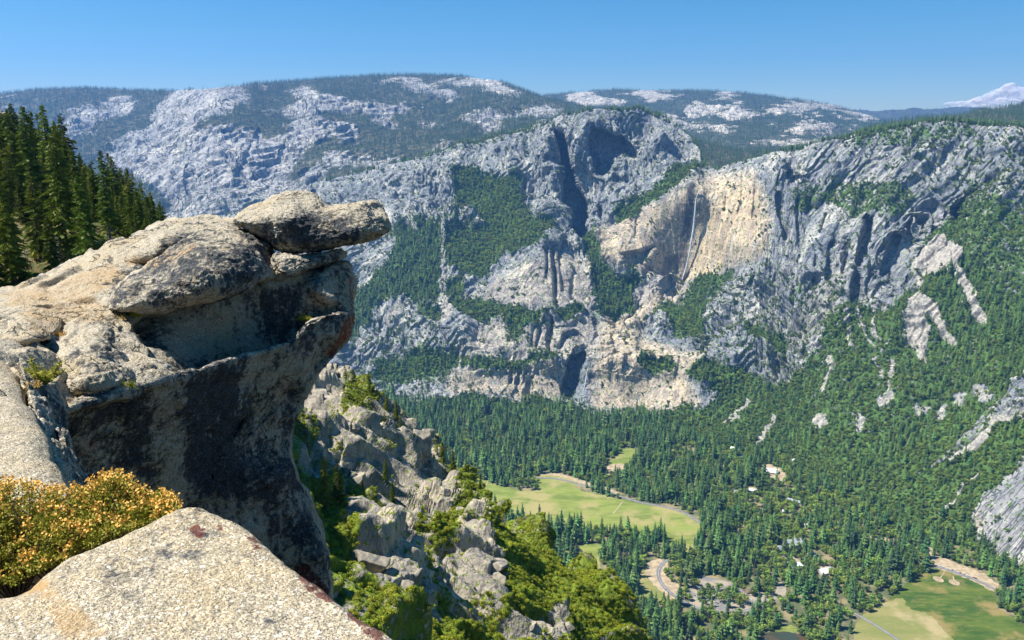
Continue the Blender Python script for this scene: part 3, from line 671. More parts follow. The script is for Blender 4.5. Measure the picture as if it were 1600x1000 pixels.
# ------------------------------------------------------------------ plant prototypes (unit: metres, base at z = 0)
def conifer_lod(name, seed, mat, h=30, tiers=13, per=7, rad=.13, bare_=.08, thin=1.0):
    r = random.Random(seed); mb = MB()
    mb.tube((0, 0, -1), (0, 0, h * .97), h * .014, .05, 5, 1)
    for k in range(tiers):
        t = k / (tiers - 1); z = h * (bare_ + (1 - bare_) * (t ** .92)) ; R = h * rad * (1 - t) ** .75 * r.uniform(.75, 1.2) + .25
        ph = r.uniform(0, 6.3); drop = R * r.uniform(.45, .8)
        for j in range(per):
            a = ph + 6.283 * j / per + r.uniform(-.2, .2); L = R * r.uniform(.65, 1.25); w = .42 * thin * r.uniform(.8, 1.3)
            top = z + h * .045; zz = z - drop * r.uniform(.3, .8) * L / R
            p0 = (0, 0, top); tip = (L * math.cos(a), L * math.sin(a), zz)
            l = (L * .7 * math.cos(a - w), L * .7 * math.sin(a - w), zz + drop * .1 - .3); rr = (L * .7 * math.cos(a + w), L * .7 * math.sin(a + w), zz + drop * .1 - .3)
            mb.add([p0, l, tip, rr], [(0, 1, 2), (0, 2, 3)])
    return bpy.data.objects.new(name, mb.mesh(name, [mat, M['bark']]))
def leafball(mb, c, R, n, size, r, m=0, squash=.8):
    for _ in range(n):
        d = Vector((r.gauss(0, 1), r.gauss(0, 1), r.gauss(0, 1))).normalized(); q = R * r.uniform(.72, 1.06)
        p = Vector((c[0] + d.x * q, c[1] + d.y * q, c[2] + d.z * q * squash))
        nrm = (d + Vector((r.gauss(0, .5), r.gauss(0, .5), r.gauss(0, .5)))).normalized()
        a = nrm.orthogonal().normalized(); a.rotate(__import__('mathutils').Quaternion(nrm, r.uniform(0, 6.3))); b = nrm.cross(a); s = size * r.uniform(.6, 1.3)
        mb.add([p - a * s - b * s * .5, p + a * s * .2 - b * s, p + a * s, p + b * s * .9 - a * s * .1], [(0, 1, 2, 3)], m)
def broadleaf(name, seed, mat, h=14, lobes=9, n=42, size=.9, spread=.42, trunk=True):
    r = random.Random(seed); mb = MB()
    if trunk:
        mb.tube((0, 0, -1), (0, 0, h * .5), h * .025, h * .012, 5, 1)
    for k in range(lobes):
        a = r.uniform(0, 6.3); q = h * spread * r.uniform(.2, .75) if k else 0; R = h * r.uniform(.17, .27)
        leafball(mb, (q * math.cos(a), q * math.sin(a), h * r.uniform(.38, .78) if k else h * .75), R, n, size, r)
        if trunk and k: mb.tube((0, 0, h * .3), (q * math.cos(a) * .9, q * math.sin(a) * .9, h * .55), h * .01, h * .004, 4, 1)
    return bpy.data.objects.new(name, mb.mesh(name, [mat, M['bark']]))
def coll(name, objs):
    c = bpy.data.collections.new(name)
    for o in objs: c.objects.link(o)
    return c
CON = [conifer_lod('pine_sprig', 10 + k, M['needle_far'], 30, 13, 7, [.19, .16, .235, .18][k], [.05, .1, .15, .05][k]) for k in range(4)]
OAK = [broadleaf('oak_sprig', 30 + k, M['oak'], 14) for k in range(3)]
BRU = [broadleaf('brush_sprig', 40 + k, M['brush'], 6, 6, 26, .55, .5, False) for k in range(3)]
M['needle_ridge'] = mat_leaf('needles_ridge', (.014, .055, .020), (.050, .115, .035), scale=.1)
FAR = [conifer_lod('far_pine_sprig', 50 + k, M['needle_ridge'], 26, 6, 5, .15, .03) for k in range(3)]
RUST = [conifer_lod('dying_pine_sprig', 60, M['rust_tree'], 26, 11, 5, .10, .1, .6)]
C_mix = coll('floor_trees', CON + OAK + RUST)    # instance index: alphabetical
ORDER = sorted([o.name for o in CON + OAK + RUST])

def scatter(name, pts, rot, scl, idx, collection, label=None, cat=None):
    me = bpy.data.meshes.new(name); me.vertices.add(len(pts)); me.vertices.foreach_set('co', np.asarray(pts, np.float32).ravel())
    for n, a, t in (('rz', rot, 'FLOAT'), ('sc', scl, 'FLOAT'), ('ix', idx, 'INT')):
        at = me.attributes.new(n, t, 'POINT'); at.data.foreach_set('value', np.asarray(a, np.float32 if t == 'FLOAT' else np.int32).ravel())
    o = link(name, me)
    g = bpy.data.node_groups.new(name, 'GeometryNodeTree')
    g.interface.new_socket('Geometry', in_out='INPUT', socket_type='NodeSocketGeometry'); g.interface.new_socket('Geometry', in_out='OUTPUT', socket_type='NodeSocketGeometry')
    N, L = g.nodes, g.links
    gi, go = N.new('NodeGroupInput'), N.new('NodeGroupOutput'); ip = N.new('GeometryNodeInstanceOnPoints'); ci = N.new('GeometryNodeCollectionInfo')
    ci.inputs['Collection'].default_value = collection; ci.inputs['Separate Children'].default_value = True; ci.inputs['Reset Children'].default_value = True
    ip.inputs['Pick Instance'].default_value = True
    def at(n, t):
        a = N.new('GeometryNodeInputNamedAttribute'); a.data_type = t; a.inputs['Name'].default_value = n; return a.outputs['Attribute']
    cx = N.new('ShaderNodeCombineXYZ'); L.new(at('rz', 'FLOAT'), cx.inputs['Z'])
    er = N.new('FunctionNodeEulerToRotation'); L.new(cx.outputs[0], er.inputs[0])
    L.new(gi.outputs[0], ip.inputs['Points']); L.new(ci.outputs[0], ip.inputs['Instance']); L.new(at('ix', 'INT'), ip.inputs['Instance Index'])
    L.new(er.outputs[0], ip.inputs['Rotation']); L.new(at('sc', 'FLOAT'), ip.inputs['Scale']); L.new(ip.outputs[0], go.inputs[0])
    md = o.modifiers.new('scatter', 'NODES'); md.node_group = g
    o['kind'] = 'stuff'
    if label: o['label'] = label
    if cat: o['category'] = cat
    return o
def sample_sheet(name, n, lo=.35, hi=.7, inframe=True, steep_w=.25, nscale=60, nz=.45):
    S = SHEETS[name]; P, v = S['P'], S['veg']
    a = P[1:, :-1] - P[:-1, :-1]; b = P[:-1, 1:] - P[:-1, :-1]; area = np.linalg.norm(np.cross(a, b), axis=-1)
    vc = v[:-1, :-1] + nz * fbm(P[:-1, :-1], nscale, 3, off=31) * (v[:-1, :-1] > .02) * (v[:-1, :-1] < .93)
    pr = sstep(lo, hi, vc)
    st = S['steep'][:-1, :-1]; pr = pr * (steep_w + (1 - steep_w) * sstep(.12, .5, st))
    X, Yp = project(P[:-1, :-1]); ok = (P[:-1, :-1, 2] > FLOOR - 1) & (X > -120) & (X < 1720)
    w = (area * pr * ok).ravel(); cw = np.cumsum(w); k = np.searchsorted(cw, RNG.random(n) * cw[-1])
    i, j = np.divmod(k, area.shape[1]); u, t = RNG.random(n)[:, None], RNG.random(n)[:, None]
    pts = P[i, j] + a[i, j] * u + b[i, j] * t
    return pts, S['con'][i, j], v[i, j], cw[-1]
IDX = {n: k for k, n in enumerate(ORDER)}
conI = np.array([IDX[o.name] for o in CON]); oakI = np.array([IDX[o.name] for o in OAK]); rustI = IDX[RUST[0].name]

# floor forest: conifers with oaks, open where the meadows, roads and lots are
def floor_points(n):
    X = RNG.uniform(-900, 1700, n); Y = RNG.uniform(1180, 3000, n); P = np.stack([X, Y, np.full(n, FLOOR)], -1)
    px, py = project(P); keep = (px > -50) & (px < 1680) & (py < 1090)
    lo_ = look(opens, px, py); keep &= (lo_ < .3) | ((lo_ < .66) & (RNG.random(n) < .6))
    # keep only where the floor is not yet buried by the foot of the walls
    wd = wallD(px, py); keep &= (Y < wd + 20)
    # small gaps
    keep &= fbm(P, 48, 3, off=4.4) > -.30 + .2 * (py > 900) * (px > 880)
    return P[keep], px[keep], py[keep]
FP, fpx, fpy = floor_points(52000)
cell = 8.5; key = set(); sel = []
for k in range(len(FP)):                      # thin to a minimum spacing
    c = (int(FP[k, 0] // cell), int(FP[k, 1] // cell))
    if c in key: continue
    key.add(c); sel.append(k)
sel = np.array(sel); FP, fpx, fpy = FP[sel], fpx[sel], fpy[sel]
on = fbm(FP, 110, 3, off=8.8)
oak_p = np.clip(.22 + on * 1.3 + .35 * sstep(1020, 1250, fpx) * sstep(830, 760, fpy) + .25 * sstep(930, 990, fpy) * sstep(1000, 1100, fpx), .03, .9)
nearmeadow = look(blur(opens, 9), fpx, fpy); oak_p = np.clip(oak_p + .35 * sstep(.02, .2, nearmeadow) * (on > -.1), 0, .9)
oak_p = np.clip(oak_p + .08 + .4 * sstep(1100, 1250, fpx) * sstep(880, 820, fpy), 0, .92); isoak = RNG.random(len(FP)) < oak_p
fsc = np.where(isoak, RNG.uniform(.8, 1.5, len(FP)), 1.3 * np.clip(RNG.normal(1.0, .34, len(FP)), .35, 1.6) * (.78 + .35 * sstep(-.2, .3, fbm(FP, 80, 2, off=2))))
fix = np.where(isoak, RNG.choice(oakI, len(FP)), RNG.choice(conI, len(FP))); fix[(RNG.random(len(FP)) < .022) & ~isoak] = rustI
frz = RNG.uniform(0, 6.28, len(FP))
# the nearest in view become trees of their own, the rest is the valley forest
inview = (fpx > 5) & (fpx < 1595) & (fpy < 1010) & (fpx > 985 - (1000 - fpy) * .75)
near = np.where(inview & ~isoak & (fix != rustI))[0]; near = near[np.argsort(-(fsc[near] / FP[near, 1]))][:150]
indiv = set(near.tolist())
rest = np.array([k for k in range(len(FP)) if k not in indiv])
scatter('valley_forest', FP[rest], frz[rest], fsc[rest], fix[rest], C_mix, 'dense green forest of conifers and oaks covering the valley floor', 'forest')

# forest and brush on the walls and slopes
pts, cn, vv, area = sample_sheet('cliff_wall', 30000, .40, .75, nscale=55)
print('wall veg area', area)
isc = RNG.random(len(pts)) < cn * .75
ix = np.where(isc, RNG.choice(conI, len(pts)), RNG.choice(oakI, len(pts)))
sc = np.where(isc, RNG.uniform(.5, 1.25, len(pts)), RNG.uniform(.6, 1.3, len(pts)) * (.65 + .35 * (vv > .9))); ix[(RNG.random(len(pts)) < .01)] = rustI
scatter('slope_forest', pts - [0, 0, .6], RNG.uniform(0, 6.28, len(pts)), sc, ix, C_mix, 'oaks and scattered conifers growing on the ledges and talus of the cliff wall', 'forest')
BR = sorted([o.name for o in BRU])
pts, cn, vv, area = sample_sheet('cliff_wall', 30000, .22, .6, nscale=34, nz=1.1, steep_w=.6)
scatter('cliff_brush', pts - [0, 0, .4], RNG.uniform(0, 6.28, len(pts)), RNG.uniform(.8, 2.2, len(pts)), RNG.integers(0, 3, len(pts)), coll('wall_brush', BRU), 'dark green brush dotted over the cliff ledges', 'brush')
FARC = coll('far_trees', FAR)
def far_forest(name, sheet, n, lo, hi, label, smin=.7, smax=1.25, nscale=150):
    pts, cn, vv, area = sample_sheet(sheet, n, lo, hi, nscale=nscale)
    print(sheet, area)
    scatter(name, pts - [0, 0, .8], RNG.uniform(0, 6.28, n), RNG.uniform(smin, smax, n), RNG.integers(0, 3, n), FARC, label, 'forest')
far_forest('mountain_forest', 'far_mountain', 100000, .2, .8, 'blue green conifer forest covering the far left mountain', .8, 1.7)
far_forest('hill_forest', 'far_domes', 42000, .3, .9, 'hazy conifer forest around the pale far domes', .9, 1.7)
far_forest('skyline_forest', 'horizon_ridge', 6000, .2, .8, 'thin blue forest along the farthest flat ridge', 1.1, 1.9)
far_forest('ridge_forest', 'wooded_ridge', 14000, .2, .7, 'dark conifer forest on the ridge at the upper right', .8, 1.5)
# trees along the rim of the wall, behind its crest
S = SHEETS['cliff_wall']; rimP = S['P'][S['nr'] - 1:S['nr'] + 4]
n = 5200; cidx = RNG.choice(S['nc'] - 1, n); u = RNG.random(n)[:, None]; r = RNG.uniform(0, 3.9, n); ri = r.astype(int); rf = (r - ri)[:, None]
q = (rimP[ri, cidx] * (1 - u) + rimP[ri, cidx + 1] * u) * (1 - rf) + (rimP[ri + 1 - (ri == 4), cidx] * (1 - u) + rimP[ri + 1 - (ri == 4), cidx + 1] * u) * rf
qx, qy = project(q)
dens = np.interp(qx, [480, 560, 800, 900, 960, 1030, 1060, 1090, 1110, 1180, 1230, 1300, 1400, 1500, 1600], [.1, .35, .5, .6, .95, .9, .9, .7, .1, .15, .6, .5, .7, .8, .9])
keep = (RNG.random(n) < dens) & (fbm(q, 120, 2) > -.25)
q = q[keep]; scatter('rim_forest', q - [0, 0, 1], RNG.uniform(0, 6.28, len(q)), RNG.uniform(.45, 1.0, len(q)), RNG.choice(conI, len(q)), C_mix, 'row of conifers along the rim of the cliffs', 'forest')

# ------------------------------------------------------------------ individual trees of the valley
for c_, k in enumerate(near):
    o = bpy.data.objects.new('conifer', CON[int(np.where(conI == fix[k])[0][0])].data); COL.objects.link(o)
    o.location = FP[k]; o.rotation_euler.z = float(frz[k]); o.scale = (float(fsc[k]),) * 3
    tag(o, 'dark green conifer among the nearest crowns of the valley forest', 'tree', 'nearest conifers of the valley floor')

# ------------------------------------------------------------------ falling water
def mat_water():
    s = NT('falling_water'); c = s.co((1, 1, .12)); n = s.noise(c, .5, 5, .7)
    b = s.bsdf(s.mix(s.ramp(n, .4, .6), (.34, .37, .40), (.75, .78, .8)), .5); return s.mat
M['water'] = mat_water()
def fall(pts, widths, lab, off=9):
    q = smooth_open(pts, 6); w = np.interp(np.linspace(0, 1, len(q)), np.linspace(0, 1, len(widths)), widths); r = random.Random(3)
    rows = []
    for (x, y), ww in zip(q, w):
        p = on_land('cliff_wall', x, y); Y = p[1] - off; c = world(x, y, Y)
        rows.append([c + np.array([dx * ww * r.uniform(.8, 1.2), -ww * .6 * (1 - dx * dx * 4) - 0.0, 0]) for dx in (-.5, -.25, 0, .25, .5)] + [c + np.array([dx * ww, ww * .5, 0]) for dx in (.3, -.3)])
    P = np.array(rows); base = P.reshape(-1, 3).mean(0)
    # keep the water falling straight: distance varies smoothly
    P[..., 1] = P[..., 1] - P[:, :1, 1] + np.polyval(np.polyfit(range(len(P)), P[:, 0, 1], 1), np.arange(len(P)))[:, None] - 6
    o = link('waterfall', mesh_np('waterfall', P, grid_faces(len(P), 7, True), M['water'], origin=base), loc=base); tag(o, lab, 'waterfall')
fall([(1094,293),(1090,308),(1086,330),(1083,350),(1079,372),(1076,395),(1071,420),(1065,447)], [3.5, 6, 8, 9, 7, 6, 4], 'tall thin white waterfall dropping down the tan cliff beside a dark wet stain', 12)
fall([(919,574),(916,585),(914,598),(911,614)], [2, 3, 3, 2], 'short white lower waterfall beside the dark shaded recess above the forest', 25)

# ------------------------------------------------------------------ village buildings and cars
M['bwall'] = mat_plain('cabin_wall', (.28, .19, .12), (.20, .14, .09), .5, .9); M['bwall2'] = mat_plain('pale_wall', (.55, .50, .42), (.45, .40, .33), .5, .9)
M['roof_g'] = mat_plain('grey_roof', (.34, .36, .40), (.25, .27, .30), .3, .7); M['roof_b'] = mat_plain('brown_roof', (.26, .19, .14), (.18, .13, .10), .3, .8); M['roof_w'] = mat_plain('pale_roof', (.72, .72, .70), (.58, .58, .56), .3, .6)
M['glass'] = mat_plain('window_glass', (.03, .04, .05), None, 1, .15)
def building(x, y, L, Wd, H, rz, wm, rm, lab, hip=False):
    c = at_z(x, y, FLOOR) ; 
    if c[1] > float(wallD(x, y)): c = on_land('cliff_wall', x, y) - np.array([0, 0, 1])
    e = bpy.data.objects.new('building', None); COL.objects.link(e); e.location = c; e.rotation_euler.z = rz
    w = MB(); w.box((0, 0, H / 2 - .5), (L / 2, Wd / 2, H / 2 + .5)); w.add([(-L/2, -Wd/2, H), (-L/2, Wd/2, H), (-L/2, 0, H + Wd * .28)], [(0, 2, 1)]); w.add([(L/2, -Wd/2, H), (L/2, Wd/2, H), (L/2, 0, H + Wd * .28)], [(0, 1, 2)])
    link('wall', w.mesh('wall', M[wm]), e)
    r = MB(); o_ = 1.2; rh = Wd * .28 + .35; a = L / 2 + o_; b = Wd / 2 + o_; dz = H - o_ * .5
    for sg in (-1, 1):
        v = [(-a, sg * b, dz), (a, sg * b, dz), (a, 0, H + rh), (-a, 0, H + rh)]; v += [(p[0], p[1], p[2] + .35) for p in v]
        r.add(v, [(0,1,2,3), (4,5,6,7), (0,1,5,4), (1,2,6,5), (3,0,4,7)])
    rf = link('roof', r.mesh('roof', M[rm]), e)
    if L > 18:
        ch = MB(); ch.box((L * .2, Wd * .12, H + rh), (.8, .8, 1.6)); link('chimney', ch.mesh('chimney', M['bwall2']), rf)
    for k in range(max(2, int(L / 7))):
        g = MB(); xx = -L / 2 + (k + .5) * L / max(2, int(L / 7))
        g.box((xx, -Wd / 2 - .05, H * .5), (1.1, .08, .9)); link('window', g.mesh('window', M['glass']), e)
    d = MB(); d.box((L / 2 + .05, 0, 1.2), (.08, .7, 1.2)); link('door', d.mesh('door', M['roof_b']), e)
    tag(e, lab, 'building', 'buildings of the valley village')
for b in [(1126,709,34,14,5,.2,'bwall2','roof_b','long brown roofed building in the sandy clearing under the oak slope'),(1148,703,26,12,5,-.5,'bwall2','roof_w','pale roofed hall in the middle of the sandy clearing'),(1160,714,22,10,5,.5,'bwall2','roof_g','grey roofed house at the right of the sandy clearing'),(1136,722,20,9,4,.1,'bwall2','roof_b','small brown cabin at the lower edge of the sandy clearing'),
          (1206,738,34,26,5,-.35,'bwall2','roof_w','broad pale roofed building right of the sandy clearing'),(1240,722,12,8,4,.4,'bwall2','roof_w','tiny white roofed cabin among trees right of the pale roofed building'),(1172,768,30,14,5,-.3,'bwall2','roof_w','white roofed building in the trees above the road bend'),(1152,769,22,12,4,.3,'bwall2','roof_g','low grey building left of the white roofed one'),
          (1191,792,44,12,5,-.45,'bwall','roof_b','long brown roofed lodge among the conifers'),(1244,786,46,14,6,-.55,'bwall2','roof_g','long slate blue roofed building among the conifers'),(1228,800,18,10,4,-.2,'bwall2','roof_w','small pale building below the slate blue roof'),(1238,852,44,30,8,.3,'bwall2','roof_g','large grey gabled visitor building in the village'),
          (1216,860,20,14,5,.8,'bwall2','roof_g','grey annex left of the large gabled building'),(1252,884,26,16,5,.1,'bwall2','roof_w','pale flat building at the village lot'),(1268,868,18,12,5,-.5,'bwall2','roof_g','small grey house right of the village lot'),(1288,895,30,20,5,.35,'bwall2','roof_w','bright white roofed building right of the village'),
          (1048,895,9,7,3.5,.2,'bwall2','roof_w','tiny white kiosk beside the curving road'),(1172,924,28,14,4,.4,'bwall','roof_b','brown roofed shelter in the parking area'),(1262,823,20,12,5,.2,'bwall2','roof_w','small pale house deep in the forest right of the village'),(1345,895,14,9,4,.3,'bwall','roof_b','red brown cabin in the dense forest'),(1308,925,14,9,4,.9,'bwall','roof_b','lone brown cabin low in the forest right of the parking'),
          (1480,716,0,0,0,0,'','','')][:-1]:
    building(*b)
def car_mesh(name, paint):
    m = MB(); m.box((0, 0, .62), (2.25, .9, .3)); v = [(-1.5,-.82,.92),(1.1,-.82,.92),(1.1,.82,.92),(-1.5,.82,.92),(-1.1,-.7,1.5),(.5,-.7,1.5),(.5,.7,1.5),(-1.1,.7,1.5)]
    m.add(v, [(0,1,5,4),(1,2,6,5),(2,3,7,6),(3,0,4,7)], 1); m.add(v, [(4,5,6,7)], 0)
    for x in (-1.4, 1.4):
        for y in (-.92, .92): m.tube((x, y - .1, .34), (x, y + .1, .34), .34, .34, 10, 2)
    mp = NT(name); mp.bsdf(paint + (1,), .3, None, .5)
    return m.mesh(name, [mp.mat, M['glass'], M['road']])
CARS = [car_mesh('car_paint', c) for c in ((.75,.75,.75),(.6,.62,.65),(.04,.05,.07),(.35,.03,.03),(.06,.12,.35),(.85,.85,.85),(.28,.30,.32))]
CN = ['white','silver','black','red','blue','bright white','grey']
def car(x=None, y=None, k=0, rz=0, lab='', c=None, group=None):
    p = at_z(x, y, FLOOR + 1.0) if c is None else c
    o = bpy.data.objects.new('parked_car', CARS[k]); COL.objects.link(o); o.location = p; o.rotation_euler.z = rz
    tag(o, lab, 'car', group)
rr = random.Random(4)
q, V, Sx = RC
for k in range(14):
    i = 2 + int(k * 1.6); 
    if i >= len(V) - 8: break
    d = V[i + 1] - V[i]; kk = [0,5,1,0,5,2,1,0,2,6,5,0,3,2][k]; car(c=V[i] + Sx[i] * 6 + [0, 0, .2] if Sx[i][1] > 0 else V[i] - Sx[i] * 6, k=kk, rz=math.atan2(d[1], d[0]), lab='%s car parked in the row along the straight road above the big meadow' % CN[kk], group='cars parked along the straight road')
rows = [((1082,915),(1112,925),9),((1086,931),(1125,944),12),((1090,922),(1108,930),5),((1118,921),(1146,928),9),((1130,940),(1165,946),10),((1152,931),(1178,938),7),((1182,934),(1208,926),7),((1232,876),(1250,886),6),((1248,895),(1240,880),4),((1196,918),(1215,914),4)]
for (a, b, n_) in rows:
    A, B_ = at_z(*a, FLOOR + .6), at_z(*b, FLOOR + .6); d = B_ - A
    for k in range(n_):
        if rr.random() < .12: continue
        kk = rr.choice([0,0,1,5,5,2,3,4,6]); car(c=A + d * (k + rr.uniform(-.1, .1)) / n_, k=kk, rz=math.atan2(d[1], d[0]) + 1.57, lab='%s car parked in the village lot among the pines' % CN[kk], group='cars parked in the village lot')
car(1040, 921, 4, -.9, 'lone blue car driving on the curving road'); car(873, 748.5, 0, -.2, 'white car on the far road above the green meadow')

# ------------------------------------------------------------------ the cloud over the right horizon
def cloud():
    r = random.Random(2); import bmesh
    V_, F_ = [], []; bm = bmesh.new(); bmesh.ops.create_icosphere(bm, subdivisions=4, radius=1); iv = np.array([v.co[:] for v in bm.verts]); iff = np.array([[v.index for v in f.verts] for f in bm.faces]); bm.free()
    for x, y, w, h in [(1495,164,18,3),(1515,161,20,5),(1534,158,18,7),(1548,153,14,8),(1560,150,14,9),(1572,146,12,9),(1580,140,9,8),(1590,147,13,9),(1606,152,18,10),(1635,152,26,12),(1555,162,44,6),(1618,163,50,7),(1543,150,7,5),(1577,135,6,4),(1526,156,7,4)]:
        c = world(x, y, 42000 + r.uniform(-500, 500)); s_ = 42000 / F
        D = iv * np.array([w * s_, w * s_ * .8, h * s_]) ; P = D + c
        P = P + iv * (fbm(P, 900, 4, .6)[:, None] * 330)
        F_.append(iff + sum(len(v) for v in V_)); V_.append(P)
    base = np.concatenate(V_).mean(0)
    s = NT('cloud'); b = s.bsdf((.98, .93, .90, 1), 1, None, 0); tr = s.n('BsdfTranslucent'); s.set(tr, 'Color', (.95, .9, .9)); mx = s.n('MixShader', Fac=.65)
    s.t.links.new(b.outputs[0], mx.inputs[1]); s.t.links.new(tr.outputs[0], mx.inputs[2]); tp = s.n('BsdfTransparent'); m2 = s.n('MixShader', Fac=s.ramp(s.noise(s.co(), .0011, 4, .6), .35, .65, .88, .45)); s.t.links.new(mx.outputs[0], m2.inputs[1]); s.t.links.new(tp.outputs[0], m2.inputs[2]); s.t.links.new(m2.outputs[0], s.out.inputs[0])
    o = link('cloud', mesh_np('cloud', np.concatenate(V_), np.concatenate(F_), s.mat, origin=base), loc=base); o['kind'] = 'structure'
cloud()

# ------------------------------------------------------------------ near rocks
lich_shade = raster(.16); poly(lich_shade, [(96,628),(547,494),(560,600),(530,920),(300,1060),(100,900)], .5); poly(lich_shade, [(200,510),(400,455),(545,404),(556,500),(300,592),(232,570)], .62); red = raster(0); rtan = raster(0); mar = raster(0)  # raised base on the two prow faces paints their shade along with real lichen
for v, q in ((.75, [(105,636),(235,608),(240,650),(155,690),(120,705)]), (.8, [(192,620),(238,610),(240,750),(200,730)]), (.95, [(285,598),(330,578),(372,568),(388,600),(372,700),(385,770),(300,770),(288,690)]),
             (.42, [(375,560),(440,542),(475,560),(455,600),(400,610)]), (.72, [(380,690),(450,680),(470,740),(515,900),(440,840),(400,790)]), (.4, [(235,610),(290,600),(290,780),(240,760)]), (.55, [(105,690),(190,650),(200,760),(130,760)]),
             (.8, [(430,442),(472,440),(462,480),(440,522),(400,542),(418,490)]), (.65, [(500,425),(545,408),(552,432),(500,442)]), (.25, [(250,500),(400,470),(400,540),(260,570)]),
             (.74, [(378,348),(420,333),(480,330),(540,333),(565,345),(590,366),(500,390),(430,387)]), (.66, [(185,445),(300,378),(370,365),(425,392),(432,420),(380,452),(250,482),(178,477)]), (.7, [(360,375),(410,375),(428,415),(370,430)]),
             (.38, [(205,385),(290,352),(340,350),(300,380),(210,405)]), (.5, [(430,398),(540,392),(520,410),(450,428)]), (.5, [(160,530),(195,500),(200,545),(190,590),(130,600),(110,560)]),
             (.6, [(40,560),(60,640),(110,745),(150,790),(100,620),(60,570)]), (.45, [(480,600),(460,640),(455,690),(470,740),(500,800),(470,700)]), (.45, [(455,440),(545,435),(545,475),(480,495)])):  # the cleft polygon puts the shade of its right-facing wall into the colour
    poly(lich_shade, q, v)
for v, q in ((.56, [(415,640),(455,620),(460,660),(440,680)]), (.55, [(238,635),(282,645),(272,725),(248,705)]), (.6, [(120,690),(165,675),(155,705),(125,720)]), (.8, [(503,562),(532,520),(545,485),(548,430),(556,432),(552,520),(520,560)]), (.55, [(390,780),(440,790),(460,850),(410,830)]),
             (.5, [(440,560),(465,600),(445,650),(430,620)]), (.55, [(310,480),(340,470),(360,500),(320,520)])):
    poly(red, q, v)
for v, q in ((.85, [(290,828),(310,816),(326,826),(315,842),(295,838)]), (.75, [(376,832),(400,838),(415,860),(395,862)]), (.85, [(455,880),(478,880),(528,925),(520,945),(488,930),(465,905)]), (.85, [(530,930),(560,945),(605,985),(600,1010),(565,990),(540,960)]), (.7, [(335,815),(350,818),(352,832),(338,830)])):
    poly(red, q, v); poly(mar, q, 1)
for v, q in ((.9, [(15,915),(40,903),(70,905),(75,918),(50,928),(25,925)]), (.5, [(60,925),(80,920),(130,950),(170,990),(100,1000),(70,950)]), (.5, [(100,440),(180,415),(200,440),(130,470),(60,480)]), (.4, [(0,460),(130,440),(170,500),(60,520)])):
    poly(rtan, q, v)
line(lich_shade, [(172,478),(182,448),(220,417),(290,370),(335,354)], 9, .95, 'max'); line(lich_shade, [(368,345),(400,372),(428,404)], 8, .95, 'max'); lich_shade0 = lich_shade.copy(); lich_shade = np.maximum(blur(lich_shade, 9), .75 * blur(np.where(lich_shade0 > .94, lich_shade0, 0), 2))  # dark rim lines paint the shaded nook and gaps round the long boulder
line(rtan, [(205,412),(250,408),(300,388)], 14, .8); red = blur(red, 2); rtan = blur(rtan, 3); mar = blur(mar, 2)  # first line paints the brown of the shadowed nook into the rock colour

